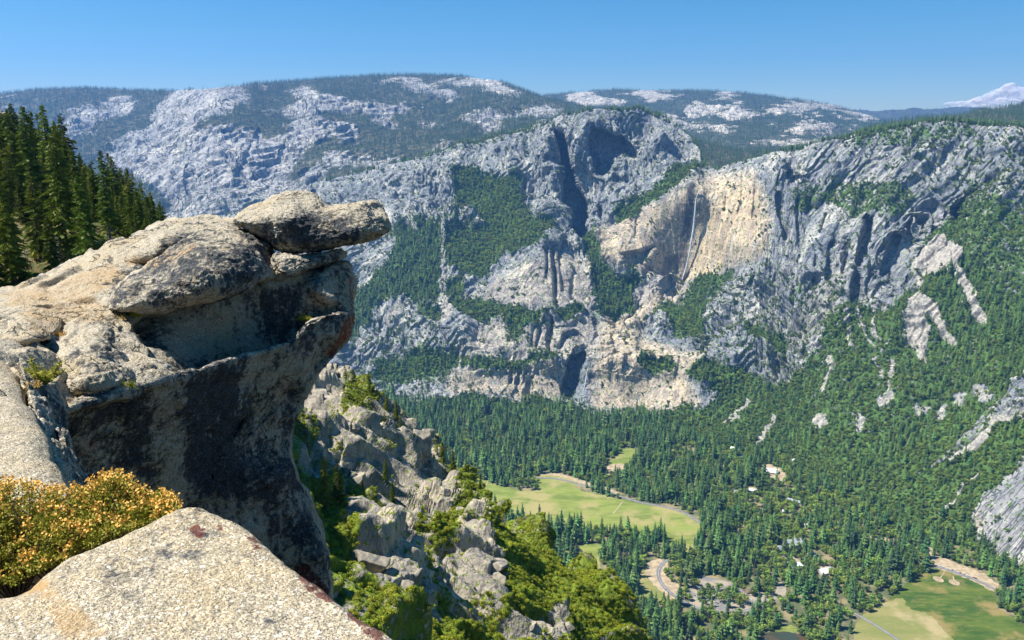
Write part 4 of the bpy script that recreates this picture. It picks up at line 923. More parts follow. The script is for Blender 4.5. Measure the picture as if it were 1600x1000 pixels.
def rock(name, outline, depth, T, back, p=3.0, nang=420, nr=150, amp=.05, nscale=.5, fine=.012, centre=None, mat=None, bumps=(), seed=0, label=None, cat='boulder', group=None, layers_=0.0, origin_z=None):
    """a closed stone: its outline stands at its own distance, the face bulges towards us and the back is as deep as the rock"""
    q = smooth_closed(outline, 5)
    seg = np.linalg.norm(np.roll(q, -1, 0) - q, axis=1); cum = np.concatenate([[0], np.cumsum(seg)])
    t = np.linspace(0, cum[-1], nang, endpoint=False); qq = np.concatenate([q, q[:1]])
    ox, oy = np.interp(t, cum, qq[:, 0]), np.interp(t, cum, qq[:, 1])
    cx, cy = centre or (q[:, 0].mean(), q[:, 1].mean())
    r = np.sin(np.linspace(0.004, 1, nr) * math.pi / 2)[:, None]      # denser near the outline
    px = cx + (ox - cx)[None] * r; py = cy + (oy - cy)[None] * r
    f = 1 - (1 - np.minimum(r, 1) ** p) ** (1 / p)
    Yf = depth(px, py) + T * f
    for bx, by, br, ba in bumps: Yf = Yf - ba * np.exp(-((px - bx) ** 2 + (py - by) ** 2) / br ** 2)
    Pf = world(px, py, Yf)
    nb = nr // 3; rb = np.cos(np.linspace(0, 1, nb + 1)[1:] * math.pi / 2 * .995)[:, None]
    pxb = cx + (ox - cx)[None] * rb; pyb = cy + (oy - cy)[None] * rb
    Yb = depth(cx + (ox - cx) * 1.0, cy + (oy - cy))[None] * 0 + depth(pxb, pyb) + T + back * (1 - rb ** 4) ** .25
    Pb = world(cx + (pxb - cx) * (1 - .12 * (1 - rb)), cy + (pyb - cy) * (1 - .12 * (1 - rb)) + 4 * (1 - rb), Yb)
    P = np.concatenate([Pf, Pb]); PX = np.concatenate([px, pxb]); PY = np.concatenate([py, pyb])
    N = grid_normals(P, True); C0 = P.reshape(-1, 3).mean(0)
    if (N[nr // 2] * (P[nr // 2])).sum() > 0: N = -N
    d = amp * fbm(P, nscale, 4, off=seed) + amp * .8 * (terr(fbm(P * [1, 1, 1.6], nscale * .8, 3, off=seed + 5), 4, .6)) + fine * 1.5 * fbm(P, .07, 4, .6, off=seed) + .022 * terr(fbm(P * [1, 1, 2], .22, 2, off=seed + 9), 3, .8)
    lu = P[..., 2] * 4.2 + P[..., 0] * .5 + P[..., 1] * .25 + fbm(P, 1.5, 3, off=seed) * 2.2; d += layers_ * (lu - terr(lu, 1.0, .85))
    P2 = P + N * d[..., None]
    wx = PX + fbm(P, .3, 3) * 8; wy = PY + fbm(P, .3, 3, off=7) * 8
    side = np.concatenate([np.zeros(px.shape), np.ones(pxb.shape)])
    A = dict(lich_shade=look(lich_shade, wx, wy) * (1 - side) + .35 * side, red=look(red, wx, wy) * (1 - side), tan=look(rtan, wx, wy) * (1 - side), mar=look(mar, wx, wy))
    base = P2.reshape(-1, 3).mean(0); base[2] = P2[..., 2].min()
    o = link(name, mesh_np(name, P2, grid_faces(len(P2), nang, True), mat or M['granite'], A, origin=base), loc=base)
    tag(o, label, cat, group); return o
def plane3(a, b, c):
    """distance given by a plane in the world through three (px, py, Y) points"""
    A, B_, C_ = [world(*q) for q in (a, b, c)]; n = np.cross(B_ - A, C_ - A); k = n @ A
    def fn(px, py):
        r = world(px, py, 1.0); return k / (r @ n)
    return fn
GR = 'weathered granite blocks of the overhanging lookout'
rock('rock_outcrop', [(-420,600),(-420,500),(-200,480),(0,457),(60,436),(130,405),(200,376),(262,350),(330,343),(385,352),(395,390),(330,440),(260,478),(205,505),(215,540),(250,572),(262,590),(200,612),(100,640),(60,640),(20,640),(-200,660)],
     rbf([(-400,520,9.5),(0,457,10.2),(130,405,11.6),(262,350,13),(330,343,13.4),(385,360,13),(0,500,8.4),(0,545,6.9),(0,600,5.8),(100,620,6.7),(100,560,7.6),(100,500,9.0),(200,520,8.8),(200,440,10.6),(265,580,7.9),(300,480,10.4),(350,540,9.6),(-300,600,6.0),(180,600,7.2)]),
     .12, 3.5, 7, 620, 260, .07, 1.1, .012, (120,510), M['granite'], seed=1, layers_=.09, label='broad sunlit granite dome sloping down on the left below the tilted boulders', cat='rock outcrop')
rock('boulder', [(-60,505),(-10,494),(40,490),(75,491),(92,505),(88,519),(60,531),(0,535),(-60,538)], rbf([(0,495,8.4),(80,500,8.5),(0,533,7.3),(80,525,7.5),(40,512,7.7),(-50,520,7.6)]), .3, .7, 2.2, 240, 80, .05, .4, label='low weathered boulder with a dark cracked edge on the far left of the granite dome', cat='boulder', seed=2, layers_=.05)
rock('boulder', [(55,560),(90,525),(140,494),(172,488),(192,500),(202,520),(204,545),(235,562),(268,582),(232,600),(150,615),(100,626),(75,610)], rbf([(90,530,7.9),(170,490,8.8),(200,530,8.6),(260,580,7.7),(140,560,7.2),(100,615,6.7),(200,595,7.0)]), .45, .9, 2.0, 320, 110, .07, .5, label='rounded granite hump with rippled grey face beside the small pine', cat='boulder', seed=3, layers_=.04, centre=(150,560))
rock('boulder', [(195,402),(205,386),(250,361),(290,348),(340,343),(372,349),(372,362),(345,372),(300,387),(265,406),(235,412),(203,410)], rbf([(200,405,11.0),(290,348,12.2),(370,350,12.6),(280,390,11.4),(350,365,12.0),(250,380,11.2)]), .4, 1.4, 2.0, 260, 80, .05, .5, label='smooth pale stone lying behind the long tilted boulder', seed=4)
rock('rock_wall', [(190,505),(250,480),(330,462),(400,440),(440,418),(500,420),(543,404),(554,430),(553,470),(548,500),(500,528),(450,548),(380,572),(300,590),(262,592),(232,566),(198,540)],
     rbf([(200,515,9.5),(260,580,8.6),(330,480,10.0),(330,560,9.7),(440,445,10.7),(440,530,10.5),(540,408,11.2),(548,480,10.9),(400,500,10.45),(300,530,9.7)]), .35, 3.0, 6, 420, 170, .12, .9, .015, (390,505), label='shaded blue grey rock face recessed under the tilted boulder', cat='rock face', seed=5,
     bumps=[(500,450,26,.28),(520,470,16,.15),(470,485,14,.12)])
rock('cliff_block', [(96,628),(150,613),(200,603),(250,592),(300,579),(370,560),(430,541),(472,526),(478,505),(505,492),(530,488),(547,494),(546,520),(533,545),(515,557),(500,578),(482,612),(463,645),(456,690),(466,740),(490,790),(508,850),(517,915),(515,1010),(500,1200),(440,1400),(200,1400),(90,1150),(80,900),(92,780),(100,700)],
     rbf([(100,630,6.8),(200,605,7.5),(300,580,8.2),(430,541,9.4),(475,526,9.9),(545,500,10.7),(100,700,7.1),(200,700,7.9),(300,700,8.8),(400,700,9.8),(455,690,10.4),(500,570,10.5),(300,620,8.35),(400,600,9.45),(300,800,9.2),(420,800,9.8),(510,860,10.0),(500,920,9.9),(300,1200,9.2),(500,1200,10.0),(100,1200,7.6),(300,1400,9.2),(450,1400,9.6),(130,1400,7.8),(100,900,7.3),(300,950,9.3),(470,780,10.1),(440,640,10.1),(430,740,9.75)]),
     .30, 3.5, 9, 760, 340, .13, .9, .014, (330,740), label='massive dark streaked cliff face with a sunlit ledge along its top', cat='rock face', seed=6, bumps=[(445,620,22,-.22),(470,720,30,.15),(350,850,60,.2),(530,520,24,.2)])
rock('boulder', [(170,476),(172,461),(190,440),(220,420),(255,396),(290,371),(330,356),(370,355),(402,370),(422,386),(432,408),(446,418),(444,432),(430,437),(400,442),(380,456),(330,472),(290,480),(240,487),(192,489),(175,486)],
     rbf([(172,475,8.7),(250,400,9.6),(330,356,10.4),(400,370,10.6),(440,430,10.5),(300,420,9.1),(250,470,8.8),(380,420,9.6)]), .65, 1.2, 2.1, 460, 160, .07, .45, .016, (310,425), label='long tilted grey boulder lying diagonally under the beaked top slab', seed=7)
rock('boulder', [(424,404),(440,402),(452,414),(452,428),(440,438),(424,440),(416,424)], rbf([(424,404,10.6),(450,420,10.5),(430,438,10.6),(416,424,10.7)]), .2, .8, 2.2, 160, 60, .03, .25, .012, label='small dark stone wedged between the long boulder and the thin wedge stone', seed=18)
rock('boulder', [(428,398),(445,396),(480,398),(510,393),(530,390),(541,394),(538,402),(520,411),(490,421),(465,430),(450,434),(436,428),(430,415)], rbf([(430,410,10.4),(540,395,11.1),(480,420,10.6),(480,400,10.7)]), .25, 1.2, 2.2, 260, 80, .04, .3, .012, (478,410), label='thin wedge shaped stone pinched beneath the beaked top slab', seed=8)
rock('boulder', [(366,346),(380,329),(410,314),(440,302),(468,299),(488,303),(504,317),(518,322),(550,317),(586,313),(600,325),(608,348),(605,362),(582,372),(540,383),(500,391),(460,396),(428,391),(416,380),(400,366),(380,356)],
     rbf([(370,346,10.8),(470,300,11.6),(590,315,11.6),(605,350,11.3),(500,370,10.7),(420,380,10.8),(450,340,10.75),(560,350,10.9)]), .6, 1.5, 2.6, 460, 160, .07, .45, .016, (480,348), label='beak shaped granite slab jutting out over the valley on top of the lookout', seed=9, bumps=[(590,325,14,-.25),(450,330,30,.1)])
rock('boulder', [(30,560),(52,570),(75,595),(95,615),(100,640),(108,690),(135,750),(160,800),(120,800),(90,740),(70,690),(50,640),(38,600)], rbf([(50,580,5.9),(80,600,6.0),(100,650,5.8),(130,760,4.7),(60,640,5.3),(90,700,4.9),(150,800,4.4)]), .3, .9, 3, 260, 80, .06, .35, label='dark narrow rock fin in the cleft between the pale slab and the cliff', cat='rock', seed=10)
def slab(name, edge, z, mat, label, cat, drop=2.2, rad=.16, bulge=None, amp=.02, res=.012, seed=0, zfn=None):
    """a near slab as a height field over its own outline on the ground, rolling over at the edge"""
    q = smooth_closed(edge, 4) if len(edge) < 40 else np.array(edge); E = at_z(q[:, 0], q[:, 1], z)[:, :2]
    x0, y0 = E.min(0) - .5; x1, y1 = E.max(0) + .5
    nx, ny = int((x1 - x0) / res) + 1, int((y1 - y0) / res) + 1
    X, Yy = np.meshgrid(np.linspace(x0, x1, nx), np.linspace(y0, y1, ny))
    d = np.full(X.shape, 1e9); ins = np.zeros(X.shape, bool)
    for a, b in zip(E, np.roll(E, -1, 0)):
        L2 = ((b - a) ** 2).sum() + 1e-9; t = np.clip(((X - a[0]) * (b[0] - a[0]) + (Yy - a[1]) * (b[1] - a[1])) / L2, 0, 1)
        d = np.minimum(d, np.hypot(X - a[0] - t * (b[0] - a[0]), Yy - a[1] - t * (b[1] - a[1])))
        if a[1] != b[1]: ins ^= ((a[1] > Yy) != (b[1] > Yy)) & (X < (b[0] - a[0]) * (Yy - a[1]) / (b[1] - a[1]) + a[0])
    sd_ = np.where(ins, d, -d)
    P = np.stack([X, Yy, np.full(X.shape, z)], -1)
    sd_ = sd_ + fbm(P, .35, 4, off=seed) * .05
    e = np.clip(1 - sd_ / rad, 0, 1); P[..., 2] -= rad * .55 * e ** 2.5
    P[..., 2] -= np.clip(-sd_ / .22, 0, 1) ** .8 * drop
    P[..., 2] += amp * fbm(P, .6, 4, off=seed) + .006 * fbm(P, .06, 3, .6, off=seed)
    if zfn is not None: P[..., 2] += zfn(X, Yy)
    px, py = project(P); wx = px + fbm(P, .15, 4, .7) * 14; wy = py + fbm(P, .15, 4, .7, off=7) * 10
    A = dict(lich_shade=np.maximum(look(lich_shade, wx, wy) * .6, .5 * (sd_ < -.03)), red=look(red, wx, wy), tan=look(rtan, wx, wy), mar=look(mar, wx, wy))
    base = np.array([X.mean(), Yy.mean(), z - drop])
    o = link(name, mesh_np(name, P, grid_faces(ny, nx)[(sd_.ravel()[grid_faces(ny, nx)] > -.30).any(1)][:, ::-1], mat, A, origin=base), loc=base); return tag(o, label, cat)
slab('granite_slab', [(-500,960),(-300,935),(-100,918),(0,903),(60,880),(120,852),(190,824),(240,802),(268,791),(290,787),(312,787),(340,794),(380,810),(412,834),(442,860),(490,893),(534,930),(586,968),(645,1004),(720,1064),(700,1250),(-500,1250)], -1.5, M['granite_slab'],
     'pale speckled granite slab in the near foreground with maroon lichen along its edge', 'rock slab', drop=7, rad=.075, amp=.03, seed=3,
     zfn=lambda X, Y: -.05 * np.exp(-((X + 1.75) ** 2 + (Y - 2.58) ** 2) / .012))
slab('granite_slab', [(-500,545),(-100,540),(0,547),(22,560),(32,590),(48,620),(62,645),(85,690),(102,730),(115,758),(60,775),(-500,790)], -1.72, M['granite_slab'],
     'pale flat granite slab at the left edge behind the orange flowering bush', 'rock slab', drop=6, rad=.2, amp=.05, res=.02, seed=8)

# ------------------------------------------------------------------ near crags below the lookout
vN = raster(.62)
for v, q in ((.05, [(470,560),(540,570),(545,640),(520,690),(470,690)]), (.25, [(520,650),(600,650),(660,700),(720,780),(660,790),(600,740),(540,740),(470,740)]), (.62, [(540,560),(570,600),(560,650),(520,680)]),
             (.15, [(540,790),(600,780),(640,800),(660,850),(740,990),(640,1000),(560,930),(530,860)]), (.95, [(480,780),(540,790),(550,860),(590,920),(540,930),(490,860)]), (.9, [(700,790),(790,830),(880,890),(960,990),(870,1010),(790,940),(720,870),(690,820)]),
             (.35, [(640,790),(700,780),(760,850),(800,920),(760,960),(690,880)]), (.8, [(620,930),(740,960),(800,1000),(620,1010)]), (.35, [(790,950),(870,960),(900,1000),(780,1010)]), (.9, [(650,800),(700,800),(720,840),(680,840)])):
    poly(vN, q, v)
vN = blur(vN, 3)
N_top = curve([(300,520),(440,556),(505,566),(528,572),(545,600),(572,636),(600,648),(620,660),(645,690),(672,712),(702,742),(740,774),(775,800),(800,826),(832,858),(870,893),(900,906),(938,938),(972,1000),(990,1060),(1010,1140)])
nearD = rbf([(300,540,330),(450,560,330),(530,572,330),(620,662,285),(700,742,250),(775,800,215),(870,893,185),(940,938,178),(980,1030,165),(1010,1140,150),
  (480,680,215),(520,650,240),(600,700,235),(650,760,215),(560,760,165),(500,790,140),(600,800,150),(700,840,150),(800,900,150),(500,880,110),(580,930,105),(680,960,110),(780,980,122),(880,990,140),(400,900,100),(600,1080,85),(800,1100,105),(400,1100,80),(300,800,120),(300,650,200),(960,1130,135)])
def crag_fn(P, px, py, v):
    Q = P.copy(); Q[..., 0] = P[..., 0] * .8 + .5 * P[..., 2]; Q[..., 2] *= .5
    w = fbm(P, 30, 3)[..., None] * 8
    rough = 1 - .5 * sstep(.6, .95, v)
    d = 12 * rough * (fbm(Q + w, 46, 2, ridge=True) - .3) + 34 * rough * terr(fbm(Q + w, 34, 2, .4, off=2), 5, .7) + 13 * rough * terr(fbm(Q * [1.3, 1, .6], 11, 3, .5, off=6), 4, .8) + .9 * fbm(P, 4, 3, .6, ridge=True)
    return d * sstep(1.5, 0, 0 * d)
M['near_land'] = M['near_land']
land('crag_slope', 300, 1010, 760, N_top, curve([(300,1160),(1010,1170)]), 620, nearD, M['near_land'], dict(s=.08, fn=crag_fn, amp=.62), vN, raster(.3), [(2, -1), (6, -6), (12, -25), (20, -60), (40, -140)], layers=False, carve_on=False)
N2_top = curve([(600,800),(760,830),(830,872),(880,905),(940,945),(990,985),(1020,1010),(1100,1090)])
vN2 = raster(.75); poly(vN2, [(880,920),(960,950),(980,980),(900,940)], .3)
land('lower_spur', 600, 1100, 320, N2_top, curve([(600,1180),(1100,1200)]), 160, rbf([(600,800,600),(830,872,560),(940,945,500),(1100,1090,420),(600,1180,330),(1100,1200,380),(850,1000,430)]), M['near_land'], dict(s=.2, fn=crag_fn, amp=1.2), vN2, raster(.5), [(5, -3), (20, -30), (40, -100), (80, -250)], layers=False, carve_on=False)
# hillside with the fir grove on the left
G_top = curve([(-400,110),(-100,170),(0,215),(60,262),(120,305),(200,345),(262,372),(330,410),(420,450)])
groveD = rbf([(-400,110,330),(0,215,270),(120,305,225),(262,372,185),(420,450,150),(0,330,170),(0,460,95),(150,420,105),(260,420,110),(-300,480,100),(-300,300,190),(400,560,70),(0,600,50)])
vG = raster(.75)
M['hillside'] = mat_far_rock('hillside_soil', (.06, .07, .02), 9.0, (.15, .12, .06), joints=.1)
land('wooded_hillside', -400, 285, 260, G_top, curve([(-400,620),(-100,560),(0,505),(130,445),(262,392),(285,384)]), 160, groveD, M['hillside'], dict(s=.1, fn=crag_fn, amp=.35), vG, raster(1), [(4, -1), (15, -8), (40, -40), (80, -120)], layers=False, carve_on=False)

# manzanita and other low shrubs on the crags
def shrub_proto(name, seed, mat, n=170):
    r = random.Random(seed); mb = MB()
    for k in range(5):
        a = r.uniform(0, 6.3); q = r.uniform(0, .6)
        leafball(mb, (q * math.cos(a), q * math.sin(a), r.uniform(.2, .45)), r.uniform(.32, .5), n // 5, .09, r, 0, .75)
    return bpy.data.objects.new(name, mb.mesh(name, [mat]))
SHR = coll('shrubs', [shrub_proto('shrub_sprig', 70 + k, M['manzanita'], 210) for k in range(3)])
pts, cn, vv, area = sample_sheet('crag_slope', 60000, .38, .60, nscale=9, nz=.7, steep_w=.08)
scatter('manzanita', pts - [0, 0, .15], RNG.uniform(0, 6.28, len(pts)), RNG.uniform(.35, 1.0, len(pts)), RNG.integers(0, 3, len(pts)), SHR, 'bright yellow green manzanita carpeting the crags below the lookout', 'shrubs')
pts, cn, vv, area = sample_sheet('lower_spur', 5000, .4, .7, nscale=20)
scatter('spur_brush', pts - [0, 0, .3], RNG.uniform(0, 6.28, len(pts)), RNG.uniform(1.6, 4.2, len(pts)), RNG.integers(0, 3, len(pts)), coll('shrubs_far', [shrub_proto('spur_sprig', 80 + k, M['brush'], 150) for k in range(3)]), 'olive green brush on the lower spur behind the crags', 'brush')
pts, cn, vv, area = sample_sheet('wooded_hillside', 3500, .4, .7, nscale=12)
scatter('hillside_brush', pts - [0, 0, .15], RNG.uniform(0, 6.28, len(pts)), RNG.uniform(.5, 1.5, len(pts)), RNG.integers(0, 3, len(pts)), SHR, 'low green brush under the firs of the left hillside', 'brush')

# boulders and fractured blocks on the crags
def block_mesh(name, seed, mat, cuts=11, el=(1, 1, 1)):
    import bmesh
    r = random.Random(seed); bm = bmesh.new(); bmesh.ops.create_icosphere(bm, subdivisions=5, radius=1)
    co_ = np.array([v.co[:] for v in bm.verts]); D = co_ / np.linalg.norm(co_, axis=1)[:, None]
    R = np.full(len(D), 1.25)
    for _ in range(cuts):
        n_ = np.array([r.gauss(0, 1), r.gauss(0, 1), r.gauss(0, 1)]); n_ /= np.linalg.norm(n_); h = r.uniform(.62, .95); c = D @ n_
        R = np.where(c > .05, np.minimum(R, h / np.maximum(c, .05)), R)
    Pn = D * R[:, None]; Pn = Pn + D * (.05 * fbm(Pn, .5, 4, off=seed))[:, None]; Pn *= el
    for v, p in zip(bm.verts, Pn): v.co = p
    me = bpy.data.meshes.new(name); bm.to_mesh(me); bm.free(); me.materials.append(mat)
    for p in me.polygons: p.use_smooth = True
    at = me.attributes.new('lich_shade', 'FLOAT', 'POINT'); at.data.foreach_set('value', np.full(len(me.vertices), .22, np.float32))
    return me
M['crag'] = mat_plain('crag_block', (.36, .31, .23), (.14, .135, .12), 2.2, .95, .12, .36, .66)
BL = [block_mesh('crag_boulder', 90 + k, M['crag'], 9 + k, e) for k, e in enumerate([(1, .8, .7), (1.2, .8, .55), (.8, .8, 1.1), (1.5, .7, .6), (.7, .6, 1.5)])]
where = [(838,845,30,4,.1,'upright split block standing on the ridge crest beside the dead snags'),(822,842,24,4,.5,'slender leaning block just left of the split block on the ridge crest'),(560,862,62,3,.9,'long pale fractured slab on the steep crag right of the cliff base'),(612,880,56,3,.85,'tall tilted slab split by a dark crack in the middle of the crag'),
  (648,830,44,0,.3,'square topped pale block at the head of the central crag'),(590,800,46,1,.2,'flat pale slab beside the bright manzanita patch'),(640,905,40,2,.4,'dark sided block low on the central crag'),(690,940,36,2,.7,'shadowed upright block near the bottom of the crag'),(700,880,26,0,1.4,'medium boulder in the manzanita right of the central crag'),
  (770,885,30,1,.3,'pale boulder perched above the dark notch'),(780,905,34,2,.2,'dark upright block below the perched boulder'),(755,862,20,0,.5,'small rounded boulder among bushes near the ridge crest'),(735,845,18,1,1.1,'small flat stone among bushes below the crest'),(680,850,22,0,2.1,'pale stone beside the manzanita hollow'),
  (560,660,26,2,.5,'jagged block on the upper ridge under the shaded cliff'),(600,690,30,2,.2,'dark jagged tower on the middle ridge'),(625,725,32,4,.1,'tall dark pinnacle on the middle ridge'),(650,705,22,0,.9,'pale block on the crest of the middle ridge'),(570,720,28,0,.3,'weathered block in the middle of the rocky ridge'),
  (690,775,22,1,.6,'pale block at the top of the shrub slope'),(850,960,22,0,.4,'pale boulder near the lower end of the bright slope'),(880,980,24,1,.9,'broken pale boulder at the lowest end of the bright slope'),(820,985,18,0,.2,'small pale boulder at the picture bottom on the bright slope'),(540,690,20,1,.7,'small block between the snag and the rocky ridge'),
  (505,815,14,0,.3,'small grey boulder in the green patch next to the cliff base'),(600,950,40,3,.8,'dark fractured block at the bottom beside the foreground slab'),(720,800,18,0,1.9,'low stone on the crest left of the snags'),(660,960,30,4,.4,'narrow shadowed pillar at the bottom of the central crag'),(800,925,16,1,2.2,'flat stone in bushes right of the dark notch'),(520,750,22,0,1.2,'block beneath the three firs of the rocky ridge')]
for k, (x, y, w, s_, a, lab) in enumerate(where):
    p = on_land('crag_slope', x, y); r = w / F * p[1] * .62
    o = link('boulder', BL[s_].copy() if k < 3 else BL[s_]); o.location = p - np.array([0, 0, r * (.5 if k > 1 else 1.0)]); o.scale = (r,) * 3; o.rotation_euler = (random.uniform(-.3, .3), a * .5, a * 3)
    tag(o, lab, 'boulder', 'granite blocks on the crags below the lookout')

# ------------------------------------------------------------------ detailed firs, snags
def fir_parts(name, seed, h=20, rad=.17, bare_=.1, nb=150, gap=.0):
    r = random.Random(seed); tk = MB(); cr = MB(); segs = 8; bx = r.uniform(-.02, .02) * h
    prev = (0, 0, -1)
    for k in range(1, segs + 1):
        t = k / segs; p = (bx * t * t, 0, h * t); tk.tube(prev, p, h * .016 * (1 - (k - 1) / segs) + .03, h * .016 * (1 - t) + .02, 7); prev = p
    for b in range(nb):
        t = bare_ + (1 - bare_) * ((b + r.random()) / nb) ** .85; z = h * t
        L = h * rad * (1.0 - t) ** .65 * r.uniform(.55, 1.2) + .25; a = r.uniform(0, 6.283)
        if gap and math.sin(a * 1.0 + z * .9) > 1 - gap: continue
        dr = r.uniform(.15, .45); up = r.uniform(.0, .25) if t > .6 else -.05
        def at_(u): return np.array([bx * t * t + L * u * math.cos(a), L * u * math.sin(a), z + L * (up * u - dr * u * u + .18 * max(0, u - .7))])
        if L > 1: tk.tube(at_(0), at_(.8), .05, .015, 3)
        s = np.array([-math.sin(a), math.cos(a), 0]); n_ = max(5, int(L * 4.2))
        for k in range(n_):
            u = (k + r.random()) / n_ * .85 + .12; base = at_(u); w = (.20 + .28 * (1 - u)) * L * r.uniform(.5, 1.1) * .8 + .14
            for sg in (-1, 1):
                q = base + s * sg * w + np.array([math.cos(a), math.sin(a), 0]) * w * .55 + np.array([0, 0, -w * r.uniform(.15, .55)])
                m1 = (base + q) / 2 + np.array([0, 0, .12 * w + .05]); nn = np.array([r.uniform(-.1, .1), r.uniform(-.1, .1), .10 + .06 * w])
                cr.add([base + nn, m1 + nn * .3, q, (base + q) / 2 - nn * 1.5], [(0, 1, 2), (0, 2, 3)])
        e = at_(1.02); cr.add([at_(.8) + s * .12, at_(.8) - s * .12, e], [(0, 1, 2)])
    return tk.mesh('trunk', M['bark']), cr.mesh('crown', M['needle'])
FIR = [fir_parts('fir', 100, 20, .17, .06, 170), fir_parts('fir', 101, 20, .14, .12, 160), fir_parts('fir', 102, 20, .20, .08, 150, .25), fir_parts('fir', 103, 20, .15, .25, 120, .35), fir_parts('fir', 104, 20, .18, .03, 190)]
def snag_parts(seed, h=12, nb=46):
    r = random.Random(seed); tk = MB(); bc = MB()
    tk.tube((0, 0, -1), (.1, 0, h * .6), h * .02, h * .011, 7); tk.tube((.1, 0, h * .6), (.2, .1, h), h * .011, .02, 6)
    for b in range(nb):
        t = r.uniform(.15, .97); L = h * .22 * (1 - t * .7) * r.uniform(.5, 1.2); a = r.uniform(0, 6.3); d = r.uniform(-.5, .15)
        p0 = np.array([.1, 0, h * t]); p1 = p0 + [L * math.cos(a), L * math.sin(a), L * d]; bc.tube(p0, p1, .05, .015, 4)
        for _ in range(4):
            u = r.uniform(.3, 1); q = p0 + (p1 - p0) * u; bc.tube(q, q + np.array([r.uniform(-1, 1), r.uniform(-1, 1), r.uniform(-.9, .3)]) * L * .3, .022, .008, 3)
    return tk.mesh('trunk', M['snag']), bc.mesh('branches', M['snag'])
SNAG = [snag_parts(110), snag_parts(111, 12, 70), snag_parts(112, 12, 16)]
def tree(kind, parts, loc, h, h0, rz, label, group, cat='tree'):
    e = bpy.data.objects.new(kind, None); COL.objects.link(e); e.location = loc; e.scale = (h / h0,) * 3; e.rotation_euler = (0, 0, rz); e.empty_display_size = .5
    for me in parts:
        o = link(me.name.split('.')[0], me, e)
    return tag(e, label, cat, group)
# the grove: front rows chosen by eye, the rest filled in behind
GP = 'fir grove on the left hillside'
front = [(38,470,150,0,'broad bright green fir at the front left of the grove'),(95,455,95,4,'short bushy young fir in front of the grove by the pale snag'),(68,440,45,4,'little bright fir at the foot of the grove just above the granite dome'),(140,425,170,0,'tall full fir in the middle front of the grove'),
  (58,350,165,1,'tallest narrow fir at the left of the grove skyline'),(30,335,150,3,'ragged dark fir left of the tallest fir'),(82,335,140,1,'slim skyline fir right of the tallest fir'),(105,400,200,0,'dense tapering fir behind the pale snag'),(110,330,130,2,'open crowned fir standing alone on the skyline of the grove'),
  (170,390,130,1,'narrow fir between the two bright front firs'),(155,355,100,2,'fir with a pointed top just right of the skyline gap'),(188,365,110,0,'yellow green crowned fir near the right of the grove'),(176,350,105,3,'fir with tall bare trunk near the right of the grove'),(205,372,95,3,'bare trunked fir above the sandy bank'),
  (232,375,95,2,'fir with uneven branches at the right end of the grove'),(246,372,80,0,'dark fir second from the right end of the grove'),(222,392,82,4,'compact low fir in front at the right end of the grove'),(254,385,62,4,'small rightmost fir of the grove'),(210,400,60,1,'small dark fir beside the twisted snags'),(125,380,120,1,'narrow dark fir in the heart of the grove'),
  (12,420,150,1,'dark fir cut by the left edge of the picture'),(8,350,120,0,'pale topped fir near the left edge below the rocky knob'),(62,400,130,2,'fir with drooping branches behind the front left fir'),(0,480,130,4,'dense fir in the lower left corner of the grove')]
for x, y, hp, k, lab in front:
    p = on_land('wooded_hillside', x, y); h = hp / F * p[1] * 1.03
    tree('fir_tree', FIR[k], p, h, 20, random.uniform(0, 6.3), lab, GP)
for k in range(210):
    x = random.uniform(-60, 255); y0 = float(G_top(x)); y = y0 + random.uniform(4, 125 if x < 85 else 68) * (1 - max(0, x - 120) / 260)
    hp = random.uniform(65, 118) * (1 - max(0, x) / 700); 
    if y - hp < np.interp(x, [-60, 0, 70, 100, 130, 160, 200, 250], [130, 190, 200, 215, 240, 250, 262, 292]): hp = y - np.interp(x, [-60, 0, 70, 100, 130, 160, 200, 250], [130, 190, 200, 215, 240, 250, 262, 292]) - random.uniform(0, 14)
    if hp < 40: continue
    p = on_land('wooded_hillside', x, y); tree('fir_tree', FIR[k % 5], p, hp / F * p[1], 20, random.uniform(0, 6.3), 'dark fir filling the shaded interior of the left grove', GP)
for x, y, hp, k, lab in [(100,448,62,1,'pale bushy dead snag in front of the grove left of the middle'),(175,400,52,1,'grey dead snag low in front of the grove near its right side'),(132,430,48,0,'leaning grey snag between the two larger pale snags'),(4,192,55,2,'thin black snag on the rocky knob at the left edge'),(215,345,55,2,'thin dead spar among the right hand firs'),(38,440,90,0,'brown dead fir hanging in the shade of the left grove')]:
    p = on_land('wooded_hillside', x, max(y, float(G_top(x)) + 2)); tree('dead_tree', SNAG[k], p, hp / F * p[1], 12, random.uniform(0, 6.3), lab, 'dead snags in front of the left grove', 'dead tree')
o = link('boulder', BL[0]); p = on_land('wooded_hillside', -2, 222); o.location = p; o.scale = (9, 8, 9); tag(o, 'rocky knob at the left edge above the fir grove', 'rock')
